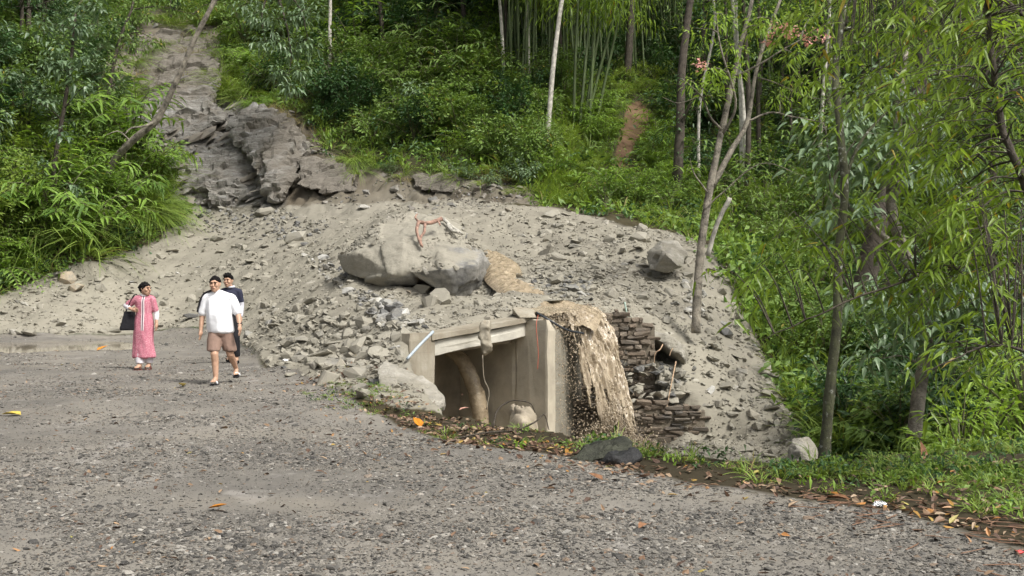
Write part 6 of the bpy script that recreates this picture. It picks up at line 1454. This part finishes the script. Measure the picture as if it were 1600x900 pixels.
def woman():
    hp, q = head((.035, -.03, 1.435), math.radians(62), .97); B = list(hp)
    B += chain([(.01, .01, 1.28), (.025, -.005, 1.37)], [.058, .052]) + chain([(0, 0, 1.19), (0, 0, 1.0), (0, 0, .84)], [(.145, .09, .09), (.13, .10, .10), (.155, .11, .10)]) + chain([(-.13, 0, 1.25), (.14, 0, 1.25)], [.056, .056])
    eR, wR = (-.335, .03, 1.135), (-.175, -.13, 1.075); B += chain([(-.145, 0, 1.24), eR, wR], [.046, .038, .026]) + hand(wR, (1, -.15, -.1), (0, -.2, 1), 1, .8, .92)
    eL, wL = (.215, .03, 1.0), (.24, -.05, .835); B += chain([(.155, 0, 1.24), eL, wL], [.046, .038, .026]) + hand(wL, (.06, -.1, -1), (0, -1, .1), 1, .4, .92)
    kA, aA, tA = (-.06, -.06, .42), (-.04, -.10, .08), (-.06, -.25, .04); kB, aB, tB = (.07, .0, .42), (.075, .04, .085), (.09, -.10, .045)
    B += leg((-.075, 0, .80), kA, aA, (.08, .055, .05, .033)) + leg((.08, 0, .80), kB, aB, (.08, .055, .05, .033)) + foot(aA, tA) + foot(aB, tB)
    o = person('person in a long pink patterned dress looking aside, dark bag on the arm', B, 225, 577, 19.7)
    m, nt, b = nmat('pink_woven_dress'); p = pos_n(nt, obj_space=True); sp = node(nt, 'ShaderNodeSeparateXYZ'); nt.links.new(p, sp.inputs[0])
    c = ramp(nt, noise_n(nt, 55, 3, .8, p), [(.38, (.37, .10, .15)), (.54, (.47, .17, .22)), (.68, (.66, .42, .44))])
    ax = mathn(nt, 'ABSOLUTE', mathn(nt, 'SUBTRACT', sp.outputs[0], .015)); front = mathn(nt, 'LESS_THAN', sp.outputs[1], -.02); up = mathn(nt, 'GREATER_THAN', sp.outputs[2], .70)
    s1 = mathn(nt, 'MULTIPLY', mathn(nt, 'MULTIPLY', mathn(nt, 'LESS_THAN', ax, .024), front), up); s2 = mathn(nt, 'MULTIPLY', mathn(nt, 'MULTIPLY', mathn(nt, 'LESS_THAN', ax, .010), front), up)
    c = mixc(nt, s1, c, (.68, .62, .62)); c = mixc(nt, s2, c, (.11, .06, .09)); nt.links.new(c, b.inputs['Base Color']); b.inputs['Roughness'].default_value = .85
    white = cloth('pale_trousers', (.60, .57, .60)); black = cloth('black_bag', (.016, .016, .019))
    D = chain([(0, 0, 1.21), (0, 0, 1.0), (0, 0, .84), (0, -.01, .5), (.01, -.02, .22)], [(.165, .112, .10), (.15, .12, .10), (.185, .14, .10), (.185, .145, .05), (.20, .155, .02)]) + chain([(-.125, 0, 1.26), (.01, .005, 1.285), (.135, 0, 1.26)], [.066, .072, .066])
    D += chain([(-.14, 0, 1.25), (-.28, .022, 1.165)], [.066, .062]) + chain([(.15, 0, 1.24), (.20, .02, 1.06)], [.066, .06])
    obj('dress', remeshed('dress', D, .012, 2, m, lambda P, N: P + N * (.03 * fbm3(P * np.array([1, 1, .25]), 10, 6, 3) * sstep(1.2, .6, P[:, 2]) + .006 * fbm3(P, 9, 8, 3))[:, None]), o)
    obj('collar', mkmesh('collar', *(lambda t: (t[0], t[1]))(merge([tube(np.array([(.01 + .072 * math.cos(t), .005 + .066 * math.sin(t), 1.335 + .012 * math.sin(t)) for t in np.linspace(0, 2 * math.pi, 17)]), .014, 6, cap=False)])), white, True), o)
    cu = chain([(-.275, .022, 1.165), (-.335, .03, 1.135), (-.25, -.055, 1.10)], [.056, .05, .042]); obj('sleeve_cuff', remeshed('sleeve_cuff', cu, .01, 1, white), o)
    cu = chain([(.20, .02, 1.06), (.216, .03, 1.0), (.23, -.015, .90)], [.056, .05, .042]); obj('sleeve_cuff', remeshed('sleeve_cuff', cu, .01, 1, white), o)
    tr = chain([(-.055, -.05, .45), (-.042, -.09, .12)], [(.085, .085, .05), (.075, .08, .02)]) + chain([(.07, 0, .45), (.075, .035, .12)], [(.085, .085, .05), (.075, .08, .02)]); obj('trousers', remeshed('trousers', tr, .012, 1, white, fold(.008, 9)), o)
    bun = q(.0, .125, .035); hair_cap(o, q, [cap(bun, (.045, .045, .045)), cap(q(0, .06, .0), (.075, .06, .075))], .98, math.radians(62), -.05); face_bits(o, q)
    brown = cloth('brown_sandal', (.16, .06, .05)); sandal(o, aA, tA, brown, brown); sandal(o, aB, tB, brown, brown)
    # the bag is a thing of its own
    b0 = np.array(o.location); pts = []
    for x0, x1, y0, y1, z in ((-.40, -.15, -.10, .03, .70), (-.405, -.145, -.105, .035, .73), (-.335, -.15, -.06, -.01, 1.04)): pts += [(x, y, z) for x in (x0, x1) for y in (y0, y1)]
    lo = [p for p in pts]; bag = remeshed('handbag', [hull(lo)], .012, 2, black, fold(.01, 10)); bo = tag(obj('handbag', bag, None, tuple(b0)), 'black shoulder bag hanging from the arm of the person in pink', 'bag')
    for dy in (-.045, -.02):
        v, f = merge([tube(curve([(-.32, dy, 1.02), (-.25, dy - .02, 1.16), (-.165, dy - .01, 1.325), (-.135, dy + .05, 1.33), (-.15, dy + .08, 1.2), (-.17, dy + .02, 1.02)], 18), .008, 5)]); obj('strap', mkmesh('strap', v, f, black, True), bo)
woman()

def boy():
    hp, q = head((-.045, -.03, 1.585), math.radians(-8), 1.05); B = list(hp)
    B += chain([(0, .01, 1.42), (-.03, -.01, 1.51)], [.056, .052]) + chain([(0, 0, 1.32), (0, 0, 1.08), (0, 0, .94)], [(.155, .09, .09), (.135, .095, .10), (.145, .10, .09)]) + chain([(-.16, 0, 1.385), (.16, 0, 1.375)], [.055, .055])
    eL, wL = (.20, .03, 1.10), (.205, -.06, .87); B += chain([(.17, 0, 1.36), eL, wL], [.045, .038, .026]) + hand(wL, (0, -.15, -1), (0, -1, .1), 1, .4, .95)
    eR, wR = (-.20, .04, 1.10), (-.215, -.03, .86); B += chain([(-.17, 0, 1.37), eR, wR], [.045, .038, .026]) + hand(wR, (0, -.1, -1), (0, -1, .1), 1, .4, .95)
    kF, aF, tF = (.11, -.10, .50), (.135, -.08, .08), (.14, -.24, .04); kB, aB, tB = (-.08, .02, .5), (-.07, .18, .12), (-.07, .05, .05)
    B += leg((.085, 0, .90), kF, aF, (.08, .055, .05, .034)) + leg((-.085, 0, .90), kB, aB, (.08, .055, .05, .034)) + foot(aF, tF) + foot(aB, tB)
    o = person('person in a navy top and black trousers walking half hidden behind the one in white', B, 361, 566, 21.4)
    navy = cloth('navy_top', (.03, .032, .055)); grey = cloth('grey_sleeve', (.50, .50, .55)); blk = cloth('black_trousers', (.014, .014, .017))
    sh = chain([(0, 0, 1.34), (0, 0, 1.1), (0, 0, .93)], [(.172, .108, .09), (.158, .115, .09), (.165, .12, .04)]) + chain([(-.155, 0, 1.385), (0, .005, 1.42), (.155, 0, 1.375)], [.064, .064, .064]) + chain([(.165, 0, 1.36), (.19, .02, 1.20)], [.064, .06]) + chain([(-.165, 0, 1.37), (-.19, .025, 1.21)], [.064, .06])
    obj('top', remeshed('top', sh, .012, 2, navy, fold(.008, 8)), o)
    for s_ in ((.187, .02, 1.21), eL, (.204, -.045, .91)), ((-.187, .025, 1.22), eR, (-.213, -.02, .90)): obj('sleeve', remeshed('sleeve', chain(s_, [.056, .05, .04]), .01, 1, grey), o)
    v, f = merge([tube(np.array([(-.01 + .07 * math.cos(t), .0 + .066 * math.sin(t), 1.475 + .012 * math.sin(t)) for t in np.linspace(0, 2 * math.pi, 17)]), .02, 6, cap=False)]); obj('collar', mkmesh('collar', v, f, grey, True), o)
    tr = chain([(0, 0, .93), (0, 0, .86)], [(.155, .115, .04), (.16, .12, .06)]) + chain([(.085, 0, .87), kF, (.134, -.082, .13)], [(.10, .105, .08), (.082, .085, .06), (.066, .07, .02)]) + chain([(-.085, 0, .87), kB, (-.072, .17, .17)], [(.10, .105, .08), (.082, .085, .06), (.066, .07, .02)])
    obj('trousers', remeshed('trousers', tr, .012, 2, blk, fold(.01, 8)), o)
    hair_cap(o, q, [cap(q(0, -.06, .095), (.075, .05, .035)), cap(q(0, -.02, .125), (.07, .07, .03))], 1.05, math.radians(-8), .0); face_bits(o, q)
    sandal(o, aF, tF, blk, blk); sandal(o, aB, tB, blk, blk)
boy()

# ------------------------------------------------------------------ small things
def rope(name, label, cat, pts, rad, mat, n=24, sides=7, rough=0.0, seed=0, group=None):
    V, F = merge([tube(curve(pts, n), np.interp(np.linspace(0, 1, n), np.linspace(0, 1, np.size(rad)), np.ravel(rad)), sides, rough, seed)])
    c = np.asarray(pts[0], float); return tag(obj(name, mkmesh(name, V - c, F, mat, True), None, tuple(c)), label, cat, group)
PIPE = simple_mat('bluish_pipe', (.33, .38, .42), .5, .25, 5); REDC = simple_mat('red_cable', (.42, .10, .06), .5, .2, 9); BLK = simple_mat('black_hose', (.03, .034, .04), .4, .2, 9); GRN = simple_mat('green_stick', (.32, .42, .36), .5, .2, 9)
rope('water_pipe', 'bluish white pipe leaning across the culvert corner', 'pipe', [at(636, 561, 16.9), at(655, 540, 17.15), at(677, 518, 17.4)], .024, PIPE, 8)
rope('hose', 'dark hose lying over the lip of the waterfall', 'hose', [at(838, 488, 19.3), at(858, 500, 19.2), at(885, 515, 19.3), at(912, 521, 19.6)], .02, BLK)
rope('cable', 'thin red cable dangling in front of the culvert wall', 'cable', [at(841, 492, 19.0), at(838, 510, 18.85), at(841, 550, 18.8), at(840, 577, 18.8)], .006, REDC)
rope('stick', 'pale green thin stick standing in the debris above the masonry', 'stick', [at(976, 472, 22.6), at(979, 488, 22.55), at(981, 503, 22.5)], .018, GRN, 8)
rope('cable', 'thin grey cable hanging down inside the culvert mouth', 'cable', [at(754, 555, 18.7), at(756, 590, 18.75), at(764, 612, 18.8), at(760, 640, 18.8)], .009, simple_mat('grey_cable', (.25, .22, .17), .6), 16)
# broken concrete stub hanging from the deck
v, f = hull([at(750, 503, 18.25), at(765, 500, 18.35), at(768, 550, 18.2), at(757, 556, 18.2), at(753, 548, 18.15), at(748, 512, 18.1), at(764, 510, 18.05), at(767, 545, 18.05), at(756, 552, 18.02)])
tag(obj('concrete_stub', remeshed('concrete_stub', [(v, f)], .02, 1, M['concrete'], fold(.06, 11))), 'ragged muddy stub hanging over the culvert beam', 'concrete stub')
# flat broken slab on the deck corner
tag(obj('concrete_slab', remeshed('concrete_slab', [hull([at(800, 482, 19.6), at(832, 488, 19.5), at(838, 497, 19.35), at(812, 497, 19.3), at(800, 490, 20.3), at(836, 484, 20.2), at(806, 478, 19.9)])], .02, 1, M['concrete'], fold(.03, 6))), 'tilted broken concrete slab on the culvert deck corner', 'concrete slab')
# pink root and grey branch on the boulder
def roots(name, label, strands, mat, cat='root', group=None):
    V, F = merge([tube(curve([at(*p) for p in st], 16), np.linspace(r0, r1, 16), 7, .12, k) for k, (st, r0, r1) in enumerate(strands)])
    c = at(*strands[0][0][0]); return tag(obj(name, mkmesh(name, V - c, F, mat, True), None, tuple(c)), label, cat, group)
roots('root', 'reddish forked piece of root wood on top of the huge boulder', [([(690, 342, 26.0), (676, 347, 25.8), (664, 349, 25.6), (655, 347, 25.5), (651, 358, 25.25), (654, 372, 25.05), (658, 384, 24.95)], .055, .028), ([(664, 349, 25.6), (663, 362, 25.3), (657, 372, 25.1), (660, 386, 24.95)], .04, .022), ([(655, 347, 25.5), (649, 340, 25.6), (652, 334, 25.7)], .03, .012), ([(684, 344, 25.9), (688, 352, 25.8)], .03, .015)], M['root'])
roots('root', 'grey broken branch end behind the pink root', [([(694, 343, 26.6), (703, 352, 26.3), (712, 358, 26.2), (722, 365, 26.0)], .05, .03), ([(700, 352, 26.3), (706, 360, 26.1), (716, 363, 26.0)], .06, .04)], M['bark_pale'])
for k, (st, lab) in enumerate(((([(1012, 520, 22.2), (1022, 535, 22.0), (1010, 548, 21.95), (998, 552, 22.0)]), 'tan root curling at the upper left of the washed-out hollow'), (([(1040, 528, 22.2), (1032, 545, 21.9), (1024, 552, 21.85), (1022, 568, 21.85)]), 'tan root hanging in the middle of the washed-out hollow'),
        (([(1060, 538, 22.1), (1050, 546, 21.9), (1046, 556, 21.85)]), 'short dark root at the right of the washed-out hollow'), (([(1056, 565, 22.0), (1052, 585, 21.6), (1046, 615, 21.3), (1041, 640, 21.15)]), 'long pale root hanging down past the hollow'),
        (([(1085, 690, 20.3), (1091, 700, 20.25), (1090, 712, 20.2), (1095, 724, 20.2)]), 'tan root dangling right of the low masonry'))):
    rope('root', lab, 'root', [at(*p) for p in st], [.015, .007], M['rootpale'], 20, 6, .1, k, 'bare roots by the masonry')
# dark mossy log and slab at the road edge
M['mosslog'] = simple_mat('mossy_slate', (.036, .038, .026), .75, .6, 7, .8, .03); M['blackrock'] = simple_mat('wet_black_rock', (.022, .022, .023), .5, .5, 9, .8, .03)
tag(obj('slate_slab', remeshed('slate_slab', [hull([at(888, 720, 9.6), at(915, 694, 9.75), at(982, 682, 9.9), at(990, 692, 9.85), at(950, 712, 9.5), at(898, 728, 9.45), at(985, 700, 9.65), at(920, 700, 10.2), at(960, 725, 9.6)])], .02, 1, M['mosslog'], lambda P, N: facets(P + N * (.03 * fbm3(P, 6, 3, 3))[:, None], N, 9, .03, 4))), 'mossy slate slab lying tilted at the road edge below the fall', 'rock')
tag(obj('slate_slab', remeshed('slate_slab', [hull([at(932, 730, 9.4), at(950, 706, 9.55), at(992, 699, 9.6), at(1003, 716, 9.5), at(980, 732, 9.35), at(960, 712, 9.3), at(990, 720, 10.0)])], .02, 1, M['blackrock'], lambda P, N: facets(P + N * (.03 * fbm3(P, 6, 9, 3))[:, None], N, 9, .03, 7))), 'black wet rock under the mossy slab at the road edge', 'rock')
# rounded boulder at the mouth
boulder('boulder', 'half-round muddy boulder inside the culvert mouth', [(785, 690, 16.8), (795, 640, 17.2), (818, 628, 17.3), (836, 648, 17.2), (842, 700, 16.9)], [(815, 655, 16.6), (815, 655, 17.6), (800, 780, 17), (835, 780, 17.2)], .03, 61, 'innermud')
# twigs at the gully rim
for k, (st, lab) in enumerate((([(770, 668, 12.0), (778, 640, 12.1), (800, 626, 12.2), (828, 630, 12.3), (836, 645, 12.3)], 'bare twig arching up in front of the culvert mouth'), ([(808, 672, 11.8), (835, 660, 11.9), (850, 648, 12), (858, 672, 12)], 'bare forked twig at the gully rim below the wing wall'), ([(690, 690, 10.9), (760, 676, 11.3), (830, 672, 11.6)], 'fallen stick lying among the dead leaves at the gully rim'))):
    rope('twig', lab, 'twig', [at(*p) for p in st], [.012, .005], M['bark_dark'], 22, 5, .1, k)
# litter: foil, plastic, big leaves
FOIL = simple_mat('crumpled_foil', (.75, .76, .78), .25, .3, 18, .8, .02, .8); WPL = simple_mat('white_plastic', (.80, .80, .79), .5, .1, 9); RPL = simple_mat('red_wrapper', (.55, .05, .05), .4, .3, 12)
FOIL.node_tree.nodes['Principled BSDF'].inputs['Metallic'].default_value = 1.0
def crumple(name, label, px, py, Y, s, mat, cat, seed):
    v, f = rock_shape(seed, s, 26, .2); p = gz(px, py, Y, s[2] * .25); tag(obj(name, mkmesh(name, v, f, mat), None, tuple(p), (0, 0, seed)), label, cat)
crumple('foil_wrapper', 'shiny crumpled foil lying in the verge grass', 1375, 789, 7.66, (.11, .09, .06), FOIL, 'litter', 3)
crumple('plastic_bag', 'scrap of white plastic at the road edge behind the walkers', 446, 570, 20.8, (.24, .14, .06), WPL, 'litter', 5)
crumple('wrapper', 'red wrapper on the ground at the right edge', 1594, 862, 6.3, (.07, .05, .03), RPL, 'litter', 7)
BIGL = {'orange': simple_mat('orange_leaf', (.50, .19, .015), .5, .25, 30), 'brown': simple_mat('brown_leaf', (.22, .11, .055), .6, .3, 30), 'yellow': simple_mat('yellow_leaf', (.55, .42, .08), .5, .2, 30), 'pink': simple_mat('pinkish_leaf', (.48, .28, .22), .6, .2, 30)}
for k, (px, py, s, cm, tiltx, lab) in enumerate(((652, 668, .22, 'orange', .5, 'big orange dead leaf standing up at the road edge'), (1440, 720, .17, 'brown', 1.2, 'big brown leaf standing upright in the verge weeds'), (1310, 785, .2, 'brown', .2, 'brown curled leaf lying in the verge'), (160, 548, .3, 'orange', .2, 'orange leaf on the road near the puddle'),
        (18, 650, .26, 'yellow', .1, 'yellow leaf on the gravel at the left edge'), (284, 606, .22, 'yellow', .15, 'pale yellow leaf on the road below the walkers'), (725, 655, .18, 'pink', .3, 'pinkish dead leaf among the litter near the culvert'), (930, 752, .16, 'brown', .1, 'long brown leaf on the road edge under the grass'), (1005, 827, .15, 'brown', .1, 'brown pod on the gravel in the foreground'), (340, 800, .14, 'orange', .12, 'orange leaf on the near gravel'))):
    Y = float(cast([px], [py], 4.2, 45)[0]); p = gz(px, py, Y, .02)
    v, f = leaves(np.array([[0, -.5, 0.0]]), np.array([[0, 1.0, 0.0]]), np.array([[0, 0, 1.0]]), 1.0, .5, 3, -.12 if k % 2 else .1, .42, .2)
    me = mkmesh('fallen_leaf', v, f, BIGL[cm]); o = obj('fallen_leaf', me, None, (p[0], p[1], p[2] + (s * .45 * math.sin(tiltx))), (tiltx, 0, k * 1.9 if tiltx < .4 else .5), s); tag(o, lab, 'leaf')
    md = o.modifiers.new('thick', 'SOLIDIFY'); md.thickness = .01
